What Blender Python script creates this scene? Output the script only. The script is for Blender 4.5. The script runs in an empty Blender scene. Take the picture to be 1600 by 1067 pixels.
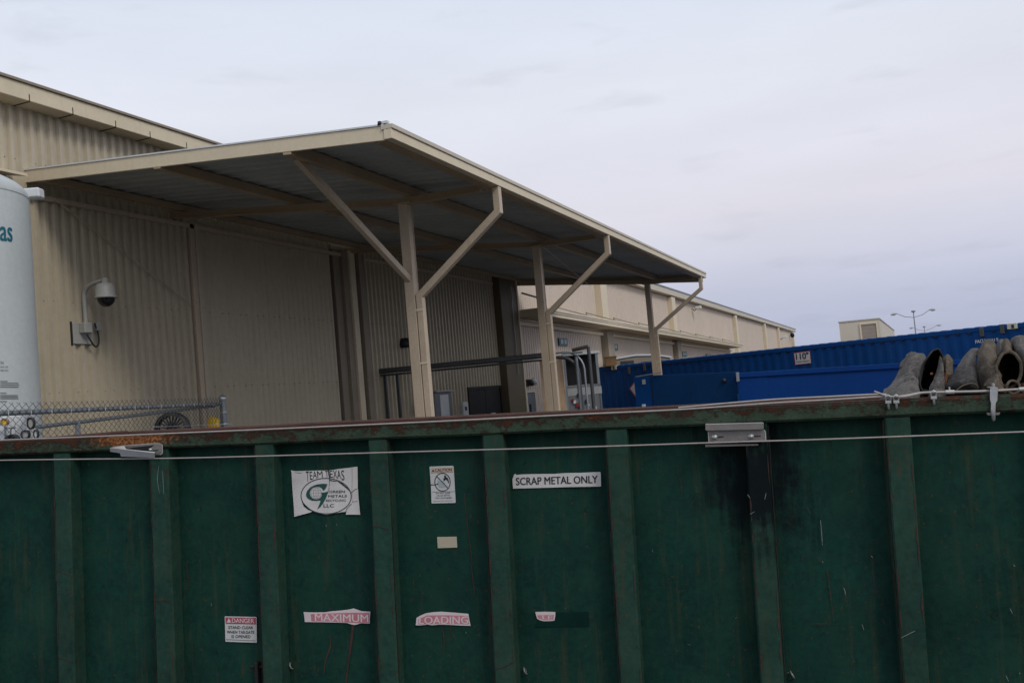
import bpy, bmesh, math, random
from mathutils import Vector, Matrix, noise
random.seed(7)
R_ = math.radians
sc = bpy.context.scene
C = sc.collection

# ------------------------------------------------------------------ camera
EYE = Vector((0, 0, 2.0))
YAW, PITCH, ROLL = R_(21.949), R_(3.1623), R_(5.029)
FPX = 1450.0                                   # focal length in pixels of a 1600 px wide frame
fw = Vector((-math.sin(YAW)*math.cos(PITCH), math.cos(YAW)*math.cos(PITCH), math.sin(PITCH)))
r0 = Vector((math.cos(YAW), math.sin(YAW), 0))
u0 = r0.cross(fw)
RT = r0*math.cos(ROLL) - u0*math.sin(ROLL)
UP = r0*math.sin(ROLL) + u0*math.cos(ROLL)
cd = bpy.data.cameras.new('camera')
cam = bpy.data.objects.new('camera', cd); C.objects.link(cam)
cam.matrix_world = Matrix(((RT.x, UP.x, -fw.x, EYE.x), (RT.y, UP.y, -fw.y, EYE.y), (RT.z, UP.z, -fw.z, EYE.z), (0, 0, 0, 1)))
cd.sensor_width = 36.0; cd.lens = FPX/1600*36.0; cd.clip_start = 0.1; cd.clip_end = 2000
sc.camera = cam

# ------------------------------------------------------------------ sky, sun, exposure
SUN_DIR = Vector((0.72, -0.42, 0.74)).normalized()
w = bpy.data.worlds.new('World'); sc.world = w; w.use_nodes = True
nt = w.node_tree; nt.nodes.clear()
def N(t, **k):
    n = nt.nodes.new(t)
    for a, b in k.items(): setattr(n, a, b)
    return n
L = lambda a, b: nt.links.new(a, b)
sky = N('ShaderNodeTexSky', sky_type='NISHITA', sun_disc=False)
sky.sun_elevation = math.asin(SUN_DIR.z); sky.sun_rotation = math.atan2(SUN_DIR.x, SUN_DIR.y)
tc = N('ShaderNodeTexCoord')
sep = N('ShaderNodeSeparateXYZ'); L(tc.outputs['Generated'], sep.inputs[0])
rmp = N('ShaderNodeValToRGB'); L(sep.outputs['Z'], rmp.inputs[0])
cr = rmp.color_ramp
cr.elements[0].position = 0.0; cr.elements[0].color = (0.36, 0.395, 0.53, 1)
cr.elements[1].position = 1.0; cr.elements[1].color = (0.60, 0.63, 0.72, 1)
for pos, col in ((0.06, (0.44, 0.465, 0.60, 1)), (0.17, (0.66, 0.645, 0.715, 1)), (0.30, (0.69, 0.715, 0.79, 1)), (0.48, (0.625, 0.685, 0.80, 1))):
    e = cr.elements.new(pos); e.color = col
mp = N('ShaderNodeMapping'); mp.inputs['Scale'].default_value = (1.6, 1.6, 7.0); mp.inputs['Rotation'].default_value = (0.12, -0.1, 0.3)
L(tc.outputs['Generated'], mp.inputs[0])
n1 = N('ShaderNodeTexNoise'); n1.inputs['Scale'].default_value = 2.2; n1.inputs['Detail'].default_value = 7; n1.inputs['Roughness'].default_value = 0.5
L(mp.outputs[0], n1.inputs[0])
mr = N('ShaderNodeMapRange'); mr.inputs[1].default_value = 0.3; mr.inputs[2].default_value = 0.7; mr.inputs[3].default_value = 0.955; mr.inputs[4].default_value = 1.035
L(n1.outputs[0], mr.inputs[0])
n2 = N('ShaderNodeTexNoise'); n2.inputs['Scale'].default_value = 5.0; n2.inputs['Detail'].default_value = 5
L(mp.outputs[0], n2.inputs[0])
mr2 = N('ShaderNodeMapRange'); mr2.inputs[1].default_value = 0.60; mr2.inputs[2].default_value = 0.74; mr2.inputs[3].default_value = 1.0; mr2.inputs[4].default_value = 0.92
L(n2.outputs[0], mr2.inputs[0])
mm = N('ShaderNodeMath', operation='MULTIPLY'); L(mr.outputs[0], mm.inputs[0]); L(mr2.outputs[0], mm.inputs[1])
vm = N('ShaderNodeVectorMath', operation='SCALE'); L(rmp.outputs[0], vm.inputs[0])
m10 = N('ShaderNodeMath', operation='MULTIPLY'); L(mm.outputs[0], m10.inputs[0]); m10.inputs[1].default_value = 11.75
L(m10.outputs[0], vm.inputs['Scale'])
mx = N('ShaderNodeMixRGB'); mx.inputs[0].default_value = 0.93
L(sky.outputs[0], mx.inputs[1]); L(vm.outputs[0], mx.inputs[2])
bg = N('ShaderNodeBackground'); bg.inputs[1].default_value = 0.1; L(mx.outputs[0], bg.inputs[0])
wo = N('ShaderNodeOutputWorld'); L(bg.outputs[0], wo.inputs[0])
sd = bpy.data.lights.new('sun', 'SUN'); sd.energy = 1.15; sd.angle = R_(16); sd.color = (1.0, 0.94, 0.86)
so = bpy.data.objects.new('sun', sd); C.objects.link(so)
so.rotation_euler = (-SUN_DIR).to_track_quat('-Z', 'Y').to_euler(); so.location = (20, -20, 40)
vs = sc.view_settings; vs.view_transform = 'Standard'; vs.look = 'None'; vs.gamma = 1; vs.use_curve_mapping = False
vs.exposure = 0.0

# ------------------------------------------------------------------ measuring helpers: a line of sight met with a real plane
def ray(x, y): return RT*((x-800)/FPX) - UP*((y-533.5)/FPX) + fw
def onX(x, y, X): d = ray(x, y); return EYE + d*((X-EYE.x)/d.x)
def onY(x, y, Y): d = ray(x, y); return EYE + d*((Y-EYE.y)/d.y)
def onZ(x, y, Z): d = ray(x, y); return EYE + d*((Z-EYE.z)/d.z)
def far(x, y, dist): return EYE + ray(x, y)*dist

# ------------------------------------------------------------------ object helpers
def tag(o, label=None, cat=None, group=None, kind=None):
    if label: o['label'] = label
    if cat: o['category'] = cat
    if group: o['group'] = group
    if kind: o['kind'] = kind
    return o
def empty(name, loc=(0, 0, 0), rot=None, label=None, cat=None, group=None):
    o = bpy.data.objects.new(name, None); C.objects.link(o); o.empty_display_size = 0.2
    if rot is not None:
        o.matrix_world = Matrix.Translation(loc) @ rot.to_4x4()
    else: o.location = loc
    return tag(o, label, cat, group)
class MB:
    def __init__(s): s.v = []; s.f = []; s.sm = []
    def add(s, vs, fs, smooth=False):
        o = len(s.v); s.v += [tuple(p) for p in vs]
        for f in fs: s.f.append(tuple(i+o for i in f)); s.sm.append(smooth)
        return s
    def box(s, x0, x1, y0, y1, z0, z1, M=None):
        P = [Vector(p) for p in ((x0,y0,z0),(x1,y0,z0),(x1,y1,z0),(x0,y1,z0),(x0,y0,z1),(x1,y0,z1),(x1,y1,z1),(x0,y1,z1))]
        if M is not None: P = [M @ p for p in P]
        return s.add(P, [(0,3,2,1),(4,5,6,7),(0,1,5,4),(1,2,6,5),(2,3,7,6),(3,0,4,7)])
    def hexa(s, P): return s.add(P, [(0,3,2,1),(4,5,6,7),(0,1,5,4),(1,2,6,5),(2,3,7,6),(3,0,4,7)])
    def prism(s, poly, d):            # poly: list of Vector (planar), d: extrusion vector
        n = len(poly); d = Vector(d); P = [Vector(p) for p in poly]
        return s.add(P+[p+d for p in P], [tuple(range(n)), tuple(range(2*n-1, n-1, -1))]+[(i, n+i, n+(i+1) % n, (i+1) % n) for i in range(n)])
    def bar(s, a, b, wx, wy, up=(0, 0, 1)):   # rectangular bar between a and b
        a = Vector(a); b = Vector(b); t = (b-a).normalized(); u = Vector(up)
        if abs(t.dot(u)) > .98: u = Vector((0, 1, 0))
        x = t.cross(u).normalized(); y = x.cross(t).normalized()
        P = []
        for c in (a, b):
            for sx, sy in ((-1,-1),(1,-1),(1,1),(-1,1)): P.append(c+x*(sx*wx/2)+y*(sy*wy/2))
        return s.hexa(P)
    def tube(s, pts, r, n=8, cap=True, smooth=True):
        pts = [Vector(p) for p in pts]; rings = []
        rr = r if isinstance(r, (list, tuple)) else [r]*len(pts)
        prev = None
        for i, p in enumerate(pts):
            t = (pts[min(i+1, len(pts)-1)]-pts[max(i-1, 0)]).normalized()
            if prev is None:
                u = Vector((0, 0, 1)) if abs(t.z) < .9 else Vector((1, 0, 0))
                x = t.cross(u).normalized()
            else:
                x = (prev - t*prev.dot(t)).normalized()
            prev = x; y = t.cross(x)
            rings.append([p+(x*math.cos(2*math.pi*k/n)+y*math.sin(2*math.pi*k/n))*rr[i] for k in range(n)])
        V = [q for g in rings for q in g]; F = []
        for i in range(len(pts)-1):
            for k in range(n): F.append((i*n+k, i*n+(k+1) % n, (i+1)*n+(k+1) % n, (i+1)*n+k))
        s.add(V, F, smooth)
        if cap:
            s.add(rings[0], [tuple(range(n-1, -1, -1))]); s.add(rings[-1], [tuple(range(n))])
        return s
    def lathe(s, prof, M=None, n=24, smooth=True):   # prof list of (r,z)
        V = []; F = []
        for (r, z) in prof:
            for k in range(n):
                p = Vector((r*math.cos(2*math.pi*k/n), r*math.sin(2*math.pi*k/n), z)); V.append(M @ p if M is not None else p)
        for i in range(len(prof)-1):
            for k in range(n): F.append((i*n+k, i*n+(k+1) % n, (i+1)*n+(k+1) % n, (i+1)*n+k))
        return s.add(V, F, smooth)
    def build(s, name, mat, parent=None, bevel=0, seg=1, label=None, cat=None, group=None, kind=None):
        me = bpy.data.meshes.new(name); me.from_pydata(s.v, [], s.f)
        me.polygons.foreach_set('use_smooth', s.sm); me.update()
        bm = bmesh.new(); bm.from_mesh(me)
        if bevel:
            bmesh.ops.remove_doubles(bm, verts=bm.verts, dist=1e-5)
            bmesh.ops.bevel(bm, geom=[e for e in bm.edges if len(e.link_faces) == 2 and e.calc_face_angle(0) > .5], offset=bevel, segments=seg, affect='EDGES', clamp_overlap=True)
        bmesh.ops.recalc_face_normals(bm, faces=bm.faces)
        bm.to_mesh(me); bm.free()
        me.materials.append(mat)
        o = bpy.data.objects.new(name, me); C.objects.link(o)
        if parent: o.parent = parent
        return tag(o, label, cat, group, kind)
def flat(name, poly, mat, parent=None, th=None, **k):   # thin flat outlined piece; th = thickness vector
    P = [Vector(p) for p in poly]
    m = MB()
    if th is not None: m.prism(P, th)
    else: m.add(P, [tuple(range(len(P)))])
    me = bpy.data.meshes.new(name); me.from_pydata(m.v, [], m.f); me.update()
    bm = bmesh.new(); bm.from_mesh(me); bmesh.ops.triangulate(bm, faces=[f for f in bm.faces if len(f.verts) > 4], ngon_method='EAR_CLIP')
    bmesh.ops.recalc_face_normals(bm, faces=bm.faces); bm.to_mesh(me); bm.free()
    me.materials.append(mat); o = bpy.data.objects.new(name, me); C.objects.link(o)
    if parent: o.parent = parent
    return tag(o, **k)
def text(name, s, a, b, c, mat, parent=None, bold=0.0, wrap=None, label=None):
    # a: bottom left, b: bottom right, c: top left of the printed words
    a, b, c = Vector(a), Vector(b), Vector(c)
    cu = bpy.data.curves.new(name, 'FONT'); cu.body = s; cu.offset = 0.0; cu.resolution_u = 3
    t = bpy.data.objects.new(name, cu); C.objects.link(t)
    dg = bpy.context.evaluated_depsgraph_get(); dg.update()
    me = bpy.data.meshes.new_from_object(t.evaluated_get(dg))
    bpy.data.objects.remove(t); bpy.data.curves.remove(cu)
    xs = [v.co.x for v in me.vertices]; ys = [v.co.y for v in me.vertices]
    x0, x1, y0, y1 = min(xs), max(xs), min(ys), max(ys)
    for v in me.vertices:
        p = a+(b-a)*((v.co.x-x0)/(x1-x0))+(c-a)*((v.co.y-y0)/(y1-y0))
        v.co = wrap(p) if wrap else p
    if bold > .001:      # heavier strokes: shifted copies of the glyphs, each a hair proud of the one below
        hgt = (c-a).length; nrm = (b-a).cross(c-a).normalized(); ux = (b-a).normalized(); uy = (c-a).normalized()
        src_v = [v.co.copy() for v in me.vertices]; src_f = [tuple(p.vertices) for p in me.polygons]
        V = []; F = []
        for k, (sx, sy) in enumerate(((-1, -.4), (1, -.4), (0, .6), (-1, .6), (1, .6))):
            o_ = len(V); d_ = ux*(sx*bold*hgt*.9)+uy*(sy*bold*hgt*.9)+nrm*(.00022*k)
            V += [q+d_ for q in src_v]; F += [tuple(i+o_ for i in f) for f in src_f]
        me = bpy.data.meshes.new(name); me.from_pydata(V, [], F); me.update()
    me.name = name; me.materials.clear(); me.materials.append(mat)
    o = bpy.data.objects.new(name, me); C.objects.link(o)
    if parent: o.parent = parent
    if label: o['label'] = label
    return o
def dup(o, parent=None):
    c = o.copy(); C.objects.link(c)
    if parent: c.parent = parent
    for ch in list(o.children): dup(ch, c)
    return c

# ------------------------------------------------------------------ materials
def material(name, col, rough=0.7, metal=0.0, var=0.15, vscale=3.0, fine=0.12, bump=0.15, bscale=60, streak=0.0, streakcol=(0.1, 0.07, 0.04), dirt=0.0, dirtcol=(0.08, 0.07, 0.06), vert='Z', spec=0.5, coord='Object'):
    m = bpy.data.materials.new(name); m.use_nodes = True; t = m.node_tree; ns = t.nodes; lk = t.links.new
    b = ns['Principled BSDF']; b.inputs['Roughness'].default_value = rough; b.inputs['Metallic'].default_value = metal
    b.inputs['Specular IOR Level'].default_value = spec
    tcn = ns.new('ShaderNodeTexCoord'); src = tcn.outputs[coord]
    def nz(scale, detail=5, vec=None, rgh=0.55):
        n = ns.new('ShaderNodeTexNoise'); n.inputs['Scale'].default_value = scale; n.inputs['Detail'].default_value = detail; n.inputs['Roughness'].default_value = rgh
        lk(vec or src, n.inputs['Vector']); return n.outputs[0]
    def rng(v, a, b_, c, d):
        n = ns.new('ShaderNodeMapRange'); n.inputs[1].default_value = a; n.inputs[2].default_value = b_; n.inputs[3].default_value = c; n.inputs[4].default_value = d
        lk(v, n.inputs[0]); return n.outputs[0]
    def mul(a, b_):
        n = ns.new('ShaderNodeMath'); n.operation = 'MULTIPLY'; lk(a, n.inputs[0])
        if isinstance(b_, float): n.inputs[1].default_value = b_
        else: lk(b_, n.inputs[1])
        return n.outputs[0]
    def mix(f, a, b_):
        n = ns.new('ShaderNodeMixRGB')
        if isinstance(f, float): n.inputs[0].default_value = f
        else: lk(f, n.inputs[0])
        for i, q in ((1, a), (2, b_)):
            if isinstance(q, tuple): n.inputs[i].default_value = (*q, 1) if len(q) == 3 else q
            else: lk(q, n.inputs[i])
        return n.outputs[0]
    v = mul(rng(nz(vscale), .3, .7, 1-var, 1+var), rng(nz(vscale*14, 3), .3, .7, 1-fine, 1+fine))
    sc_ = ns.new('ShaderNodeVectorMath'); sc_.operation = 'SCALE'; sc_.inputs[0].default_value = col; lk(v, sc_.inputs['Scale'])
    c = sc_.outputs[0]
    if streak:
        mpn = ns.new('ShaderNodeMapping'); mpn.inputs['Scale'].default_value = (9, 9, .5) if vert == 'Z' else (9, .5, 9); lk(src, mpn.inputs[0])
        c = mix(rng(nz(1.6, 6, mpn.outputs[0], .65), .52, .75, 0, streak), c, streakcol)
    if dirt:
        c = mix(rng(nz(vscale*.7, 8, None, .7), .48, .72, 0, dirt), c, dirtcol)
    lk(c, b.inputs['Base Color'])
    if bump:
        bn = ns.new('ShaderNodeBump'); bn.inputs['Strength'].default_value = bump; bn.inputs['Distance'].default_value = 0.01
        lk(nz(bscale, 4), bn.inputs['Height']); lk(bn.outputs[0], b.inputs['Normal'])
    m['_'] = 0
    m.node_tree['tools'] = 0
    return m, dict(ns=ns, lk=lk, src=src, nz=nz, rng=rng, mul=mul, mix=mix, col=c, b=b)
def M(*a, **k): return material(*a, **k)[0]

m_wall = M('beige_wall_sheet', (0.47, 0.41, 0.30), .55, 0, .06, .6, .05, .05, 40, streak=.25, streakcol=(.28, .23, .16))
m_wallfar = M('far_wall_sheet', (0.57, 0.485, 0.40), .6, 0, .05, .3, .04, .04, 30, streak=.15, streakcol=(.35, .27, .2))
m_trim = M('beige_trim_paint', (0.66, 0.565, 0.40), .5, 0, .05, 1.2, .04, .05, 60, streak=.12, streakcol=(.28, .22, .15))
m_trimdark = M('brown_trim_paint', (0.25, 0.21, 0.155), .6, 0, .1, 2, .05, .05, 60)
m_pilshade = M('shaded_olive_pilaster', (0.12, 0.095, 0.055), .7, 0, .1, 2, .05, .05, 60)  # shade on the wide pilaster is put into its olive colour
m_steel = M('beige_steel_paint', (0.50, 0.405, 0.295), .5, 0, .08, 1.5, .06, .06, 60, streak=.3, streakcol=(.28, .17, .09))
m_brownbeam = M('primer_brown_beam', (0.37, 0.275, 0.17), .6, 0, .12, 1.5, .06, .06, 60)
m_deck = M('galvanised_deck', (0.36, 0.38, 0.38), .6, .1, .14, .8, .08, .05, 50)
m_white = M('white_tank_paint', (0.48, 0.515, 0.505), .4, 0, .05, 1.2, .04, .03, 40, streak=.12, streakcol=(.35, .36, .34), dirt=.12, dirtcol=(.3, .31, .3))
m_whitebox = M('white_enamel', (0.62, 0.64, 0.64), .45, 0, .06, 2, .04, .03, 40)
m_galv = M('galvanised_pipe', (0.26, 0.29, 0.31), .45, .45, .12, 4, .12, .08, 120)
m_galvbright = M('zinc_plated', (0.50, 0.51, 0.50), .33, .75, .15, 20, .1, .1, 200)
m_bracket = M('bracket_steel', (0.20, 0.187, 0.175), .45, .35, .12, 10, .12, .1, 200, dirt=.35, dirtcol=(.2, .12, .09))
m_bracketlight = M('pale_metal_and_highlight', (0.48, 0.46, 0.43), .4, .3, .1, 10, .08, .1, 200, dirt=.2, dirtcol=(.3, .22, .15))  # pale metal, also the painted highlights on the brackets
m_rope = M('wire_rope', (0.35, 0.32, 0.29), .5, .35, .1, 30, .15, .2, 400)
m_black = M('black_rubber', (0.018, 0.018, 0.02), .55, 0, .2, 8, .1, .1, 100)
m_dark = M('dark_grey_paint', (0.022, 0.022, 0.023), .6, 0, .15, 4, .08, .05, 80, spec=.15)
m_duct = M('dark_duct', (0.075, 0.08, 0.082), .45, .3, .2, 2, .1, .05, 60)
m_grey = M('grey_cabinet', (0.17, 0.18, 0.19), .45, .1, .1, 4, .08, .05, 80)
m_lightgrey = M('light_grey_cabinet', (0.36, 0.37, 0.37), .5, 0, .1, 4, .08, .05, 80)
m_camgrey = M('camera_housing', (0.36, 0.36, 0.33), .45, 0, .05, 4, .04, .02, 80)
m_glassdark = M('smoked_dome', (0.012, 0.013, 0.015), .12, 0, .05, 4, .0, .0, 80)
m_teal = M('teal_print', (0.0, 0.12, 0.17), .5, 0, .03, 10, .0, .0, 80)
m_finetext = M('grey_print', (0.12, 0.13, 0.13), .6, 0, .03, 10, .0, .0, 80)
m_print = M('black_print', (0.012, 0.012, 0.018), .5, 0, .03, 10, .0, .0, 80)
m_yellow = M('yellow_paint', (0.75, 0.46, 0.012), .5, 0, .15, 10, .1, .05, 80)
m_red = M('red_paint', (0.25, 0.012, 0.015), .5, 0, .1, 10, .1, .05, 80)
m_vinyl = M('weathered_white_vinyl', (0.58, 0.56, 0.54), .5, 0, .06, 12, .06, .06, 200, dirt=.2, dirtcol=(.3, .27, .23))
m_vinylgrey = M('grey_white_vinyl', (0.50, 0.51, 0.49), .5, 0, .06, 12, .06, .06, 200, dirt=.15, dirtcol=(.25, .25, .22))
m_bandred = M('faded_red_print', (0.34, 0.055, 0.085), .5, 0, .1, 20, .1, .05, 200)
m_pink = M('sun_bleached_red_print', (0.48, 0.17, 0.20), .55, 0, .18, 14, .18, .05, 200, dirt=.45, dirtcol=(.5, .33, .34))
m_pinkwhite = M('bleached_white_print', (0.60, 0.52, 0.52), .5, 0, .06, 20, .05, .0, 200)
m_logogreen = M('logo_green_print', (0.002, 0.062, 0.045), .5, 0, .08, 20, .05, .0, 200)
m_globe = M('pale_grey_print', (0.30, 0.30, 0.30), .6, 0, .03, 20, .0, .0, 200)
m_caution = M('brown_print', (0.075, 0.03, 0.018), .5, 0, .1, 20, .0, .0, 200)
m_cautionband = M('faded_tan_print', (0.47, 0.37, 0.29), .5, 0, .06, 20, .0, .0, 200)
m_beigelabel = M('beige_label', (0.40, 0.355, 0.26), .5, 0, .04, 12, .03, .03, 200)
m_blue = M('container_blue', (0.002, 0.050, 0.19), .55, 0, .12, .5, .06, .06, 40, streak=.35, streakcol=(.012, .035, .10), dirt=.15, dirtcol=(.05, .07, .12), spec=.15)
m_blue2 = M('roll_off_blue', (0.0003, 0.034, 0.165), .55, 0, .10, .8, .06, .06, 40, streak=.4, streakcol=(.004, .022, .085), dirt=.12, dirtcol=(.02, .04, .09), spec=.12)
m_blue3 = M('faded_blue_gate', (0.003, 0.036, 0.115), .7, 0, .12, 1.5, .08, .08, 60, streak=.4, streakcol=(.012, .032, .07), dirt=.2, dirtcol=(.02, .04, .07), spec=.12)
m_casting = M('pale_casting', (0.55, 0.53, 0.40), .5, 0, .1, 10, .1, .0, 60)
m_tan = M('tan_tarpaulin', (0.34, 0.235, 0.15), .8, 0, .16, 1.2, .1, .3, 12, streak=.4, streakcol=(.2, .12, .07))
m_concrete = M('yard_asphalt', (0.075, 0.071, 0.066), .85, 0, .15, .25, .1, .2, 30, dirt=.4, dirtcol=(.05, .048, .045))
m_rollup = M('rollup_door', (0.28, 0.235, 0.20), .6, 0, .06, 2, .04, .02, 60)
m_cream = M('cream_wall', (0.55, 0.50, 0.41), .6, 0, .04, .3, .03, .02, 40)
m_window = M('dark_window', (0.03, 0.035, 0.04), .15, 0, .05, 4, .0, .0, 80)
m_signteal = M('dark_teal_sign', (0.03, 0.10, 0.11), .5, 0, .05, 4, .0, .0, 80)
m_signpale = M('pale_sign_panel', (0.30, 0.36, 0.36), .5, 0, .05, 4, .0, .0, 80)
m_roofmat = M('roof_sheet', (0.45, 0.43, 0.39), .5, .1, .06, .5, .05, .05, 30)
m_wood = M('cardboard_brown', (0.20, 0.115, 0.05), .8, 0, .2, 3, .1, .1, 60)
m_scratch = M('bare_scratch', (0.15, 0.18, 0.17), .5, 0, .3, 20, .1, .0, 60)
m_scratchrust = M('rust_scratch', (0.04, 0.016, 0.011), .8, 0, .3, 20, .2, .1, 60)
m_fresh = M('cleaner_green_patch', (0.003, 0.021, 0.017), .7, 0, .15, 12, .06, .05, 80, spec=.08)

# dumpster paint
def green_mat(name, base, faded, rustiness):
    m, T = material(name, base, .55, 0, .22, 2.2, .2, .14, 45, spec=.10)
    ns, lk, src, nz, rng, mul, mix = (T[k] for k in ('ns', 'lk', 'src', 'nz', 'rng', 'mul', 'mix'))
    c = T['col']
    c = mix(rng(nz(3.1, 8, None, .75), .42, .7, 0, .8), c, faded)
    c = mix(rng(nz(1.9, 9, None, .72), .5, .72, 0, .5), c, (0.005, 0.018, 0.016))
    # vertical streaks of worn, rusty brown
    mpn = ns.new('ShaderNodeMapping'); mpn.inputs['Scale'].default_value = (13, 13, .9); lk(src, mpn.inputs[0])
    c = mix(rng(nz(1.7, 7, mpn.outputs[0], .7), .54, .80, 0, .55), c, (0.065, 0.055, 0.030))
    mp2 = ns.new('ShaderNodeMapping'); mp2.inputs['Scale'].default_value = (26, 26, 2.2); mp2.inputs['Location'].default_value = (3, 1, 7); lk(src, mp2.inputs[0])
    c = mix(rng(nz(1.9, 6, mp2.outputs[0], .7), .64, .76, 0, .6*rustiness), c, (0.085, 0.032, 0.016))
    # flaking spots of rust
    c = mix(rng(nz(34, 6, None, .75), .62, .70, 0, .55*rustiness), c, (0.10, 0.04, 0.018))
    c = mix(rng(nz(52, 4, None, .7), .68, .73, 0, .5), c, (0.004, 0.012, 0.012))
    # sooty smear above and around the seventh rib (a stain on the paint)
    mp3 = ns.new('ShaderNodeMapping'); mp3.inputs['Location'].default_value = (-1.26/.27, 0, .36/.36); mp3.inputs['Scale'].default_value = (1/.27, 0, 1/.36); lk(src, mp3.inputs[0])
    ln = ns.new('ShaderNodeVectorMath'); ln.operation = 'LENGTH'; lk(mp3.outputs[0], ln.inputs[0])
    ad = ns.new('ShaderNodeMath'); ad.operation = 'ADD'; sm = ns.new('ShaderNodeMath'); sm.operation = 'ADD'; lk(rng(nz(7, 7, None, .7), .3, .7, -.4, .4), sm.inputs[0]); lk(rng(nz(2.2, 6, mpn.outputs[0], .7), .3, .7, -.35, .35), sm.inputs[1])
    lk(ln.outputs['Value'], ad.inputs[0]); lk(sm.outputs[0], ad.inputs[1])
    c = mix(rng(ad.outputs[0], .5, 1.25, .95, 0), c, (0.0025, 0.006, 0.007))
    lk(c, T['b'].inputs['Base Color'])
    lk(rng(nz(9, 5), .3, .7, .5, .8), T['b'].inputs['Roughness'])
    return m
m_green = green_mat('dumpster_green', (0.0055, 0.0335, 0.0250), (0.014, 0.050, 0.033), 1.4)
m_greenrib = green_mat('rib_green', (0.016, 0.048, 0.035), (0.032, 0.064, 0.044), 2.0)
def rail_mat():
    m, T = material('rusted_rail', (0.034, 0.055, 0.036), .7, 0, .3, 5, .2, .3, 60, spec=.12)
    ns, lk, src, nz, rng, mul, mix = (T[k] for k in ('ns', 'lk', 'src', 'nz', 'rng', 'mul', 'mix'))
    c = T['col']
    mpn = ns.new('ShaderNodeMapping'); mpn.inputs['Scale'].default_value = (1, 1, 1.6); lk(src, mpn.inputs[0])
    sx = ns.new('ShaderNodeSeparateXYZ'); lk(src, sx.inputs[0])
    # more rust to the left and along the top edge, sounder paint to the right
    left = rng(sx.outputs['X'], -2.6, 1.0, .015, -.03)
    top = rng(sx.outputs['Z'], -.07, -.0, -.05, .07)
    f = nz(12, 12, mpn.outputs[0], .78)
    for q in (left, top):
        a = ns.new('ShaderNodeMath'); a.operation = 'ADD'; lk(f, a.inputs[0]); lk(q, a.inputs[1]); f = a.outputs[0]
    c = mix(rng(f, .47, .53, 0, .93), c, (0.028, 0.013, 0.009))
    c = mix(rng(f, .545, .60, 0, .8), c, (0.075, 0.026, 0.012))
    # bright orange bloom behind the left bracket
    m3 = ns.new('ShaderNodeMapping'); m3.inputs['Location'].default_value = (2.30/.27, 0, .022/.045); m3.inputs['Scale'].default_value = (1/.27, 0, 1/.045); lk(src, m3.inputs[0])
    ln = ns.new('ShaderNodeVectorMath'); ln.operation = 'LENGTH'; lk(m3.outputs[0], ln.inputs[0])
    ad = ns.new('ShaderNodeMath'); ad.operation = 'ADD'; lk(ln.outputs['Value'], ad.inputs[0]); lk(rng(nz(22, 6, None, .7), .3, .7, -.5, .5), ad.inputs[1])
    c = mix(rng(ad.outputs[0], .7, 1.1, .9, 0), c, mix(rng(nz(60, 5), .4, .6, 0, 1), (0.10, 0.032, 0.011), (0.33, 0.14, 0.05)))
    # scattered orange blooms and black flakes
    c = mix(rng(nz(13, 8, None, .7), .66, .72, 0, .8), c, (0.22, 0.07, 0.02))
    c = mix(rng(nz(40, 6, None, .75), .63, .67, 0, .85), c, (0.006, 0.006, 0.006))
    lk(c, T['b'].inputs['Base Color'])
    return m
m_rail = rail_mat()
m_rustin = M('brown_rust', (0.06, 0.026, 0.018), .85, 0, .35, 4, .25, .3, 60, dirt=.4, dirtcol=(.11, .04, .02))
def scrap_mat(name, col, spots):
    m, T = material(name, col, .82, 0, .18, 5, .25, .6, 90, spec=.25)
    c = T['mix'](T['rng'](T['nz'](7, 7, None, .7), .60, .70, 0, spots), T['col'], (0.16, 0.085, 0.04))
    c = T['mix'](T['rng'](T['nz'](16, 6, None, .75), .53, .66, 0, .6), c, (0.028, 0.026, 0.025))
    c = T['mix'](T['rng'](T['nz'](30, 5, None, .7), .60, .68, 0, .5), c, (0.20, 0.19, 0.175))
    T['lk'](c, T['b'].inputs['Base Color']); return m
m_scrap = scrap_mat('grey_scrap', (0.112, 0.104, 0.096), .6)
m_scrapwarm = scrap_mat('brownish_scrap', (0.112, 0.092, 0.068), .9)
m_scrapdark = scrap_mat('dark_scrap_and_shade', (0.045, 0.043, 0.042), .15)  # dark tone for darker pieces and for shade in pipes and gaps
m_scraprust = M('orange_rust', (0.15, 0.06, 0.022), .85, 0, .3, 12, .2, .3, 60)

# ------------------------------------------------------------------ ground
g = MB().add([(-500, -200, 0), (500, -200, 0), (500, 900, 0), (-500, 900, 0)], [(0, 1, 2, 3)])
g.build('ground', m_concrete, kind='structure')

# ------------------------------------------------------------------ near warehouse
WX = -12.0
def sheet(name, X, y0, y1, z0, z1, pitch, dep, mat, parent):
    """ribbed steel cladding facing +X: real folded ribs"""
    n = max(1, round((y1-y0)/pitch)); p = (y1-y0)/n; prof = []
    for i in range(n):
        a = y0+i*p
        prof += [(a, 0), (a+.38*p, 0), (a+.52*p, dep), (a+.86*p, dep)]
    prof.append((y1, 0))
    V = []; F = []
    for (y, d) in prof: V += [(X+d, y, z0), (X+d, y, z1)]
    for i in range(len(prof)-1): F.append((2*i, 2*i+2, 2*i+3, 2*i+1))
    return MB().add(V, F).build(name, mat, parent)
wh = empty('warehouse', (0, 0, 0), None, 'long beige ribbed steel warehouse whose wall runs behind the white tank and the canopy', 'warehouse')
Y0 = 4.0
sheet('wall_panel', WX, Y0, 13.84, 0, 7.04, .183, .05, m_wall, wh)
sheet('wall_panel', WX, 14.10, 18.68, 0, 7.04, .183, .026, m_wall, wh)
sheet('wall_panel', WX, 20.10, 28.35, 0, 7.04, .205, .06, m_wall, wh)
MB().box(-12.6, WX-.005, 13.8, 14.14, 0, 7.04).build('wall_strip', m_wall, wh)
MB().box(-12.6, WX-.06, 18.60, 18.78, 0, 7.04).build('wall_strip', m_dark, wh)
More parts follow.
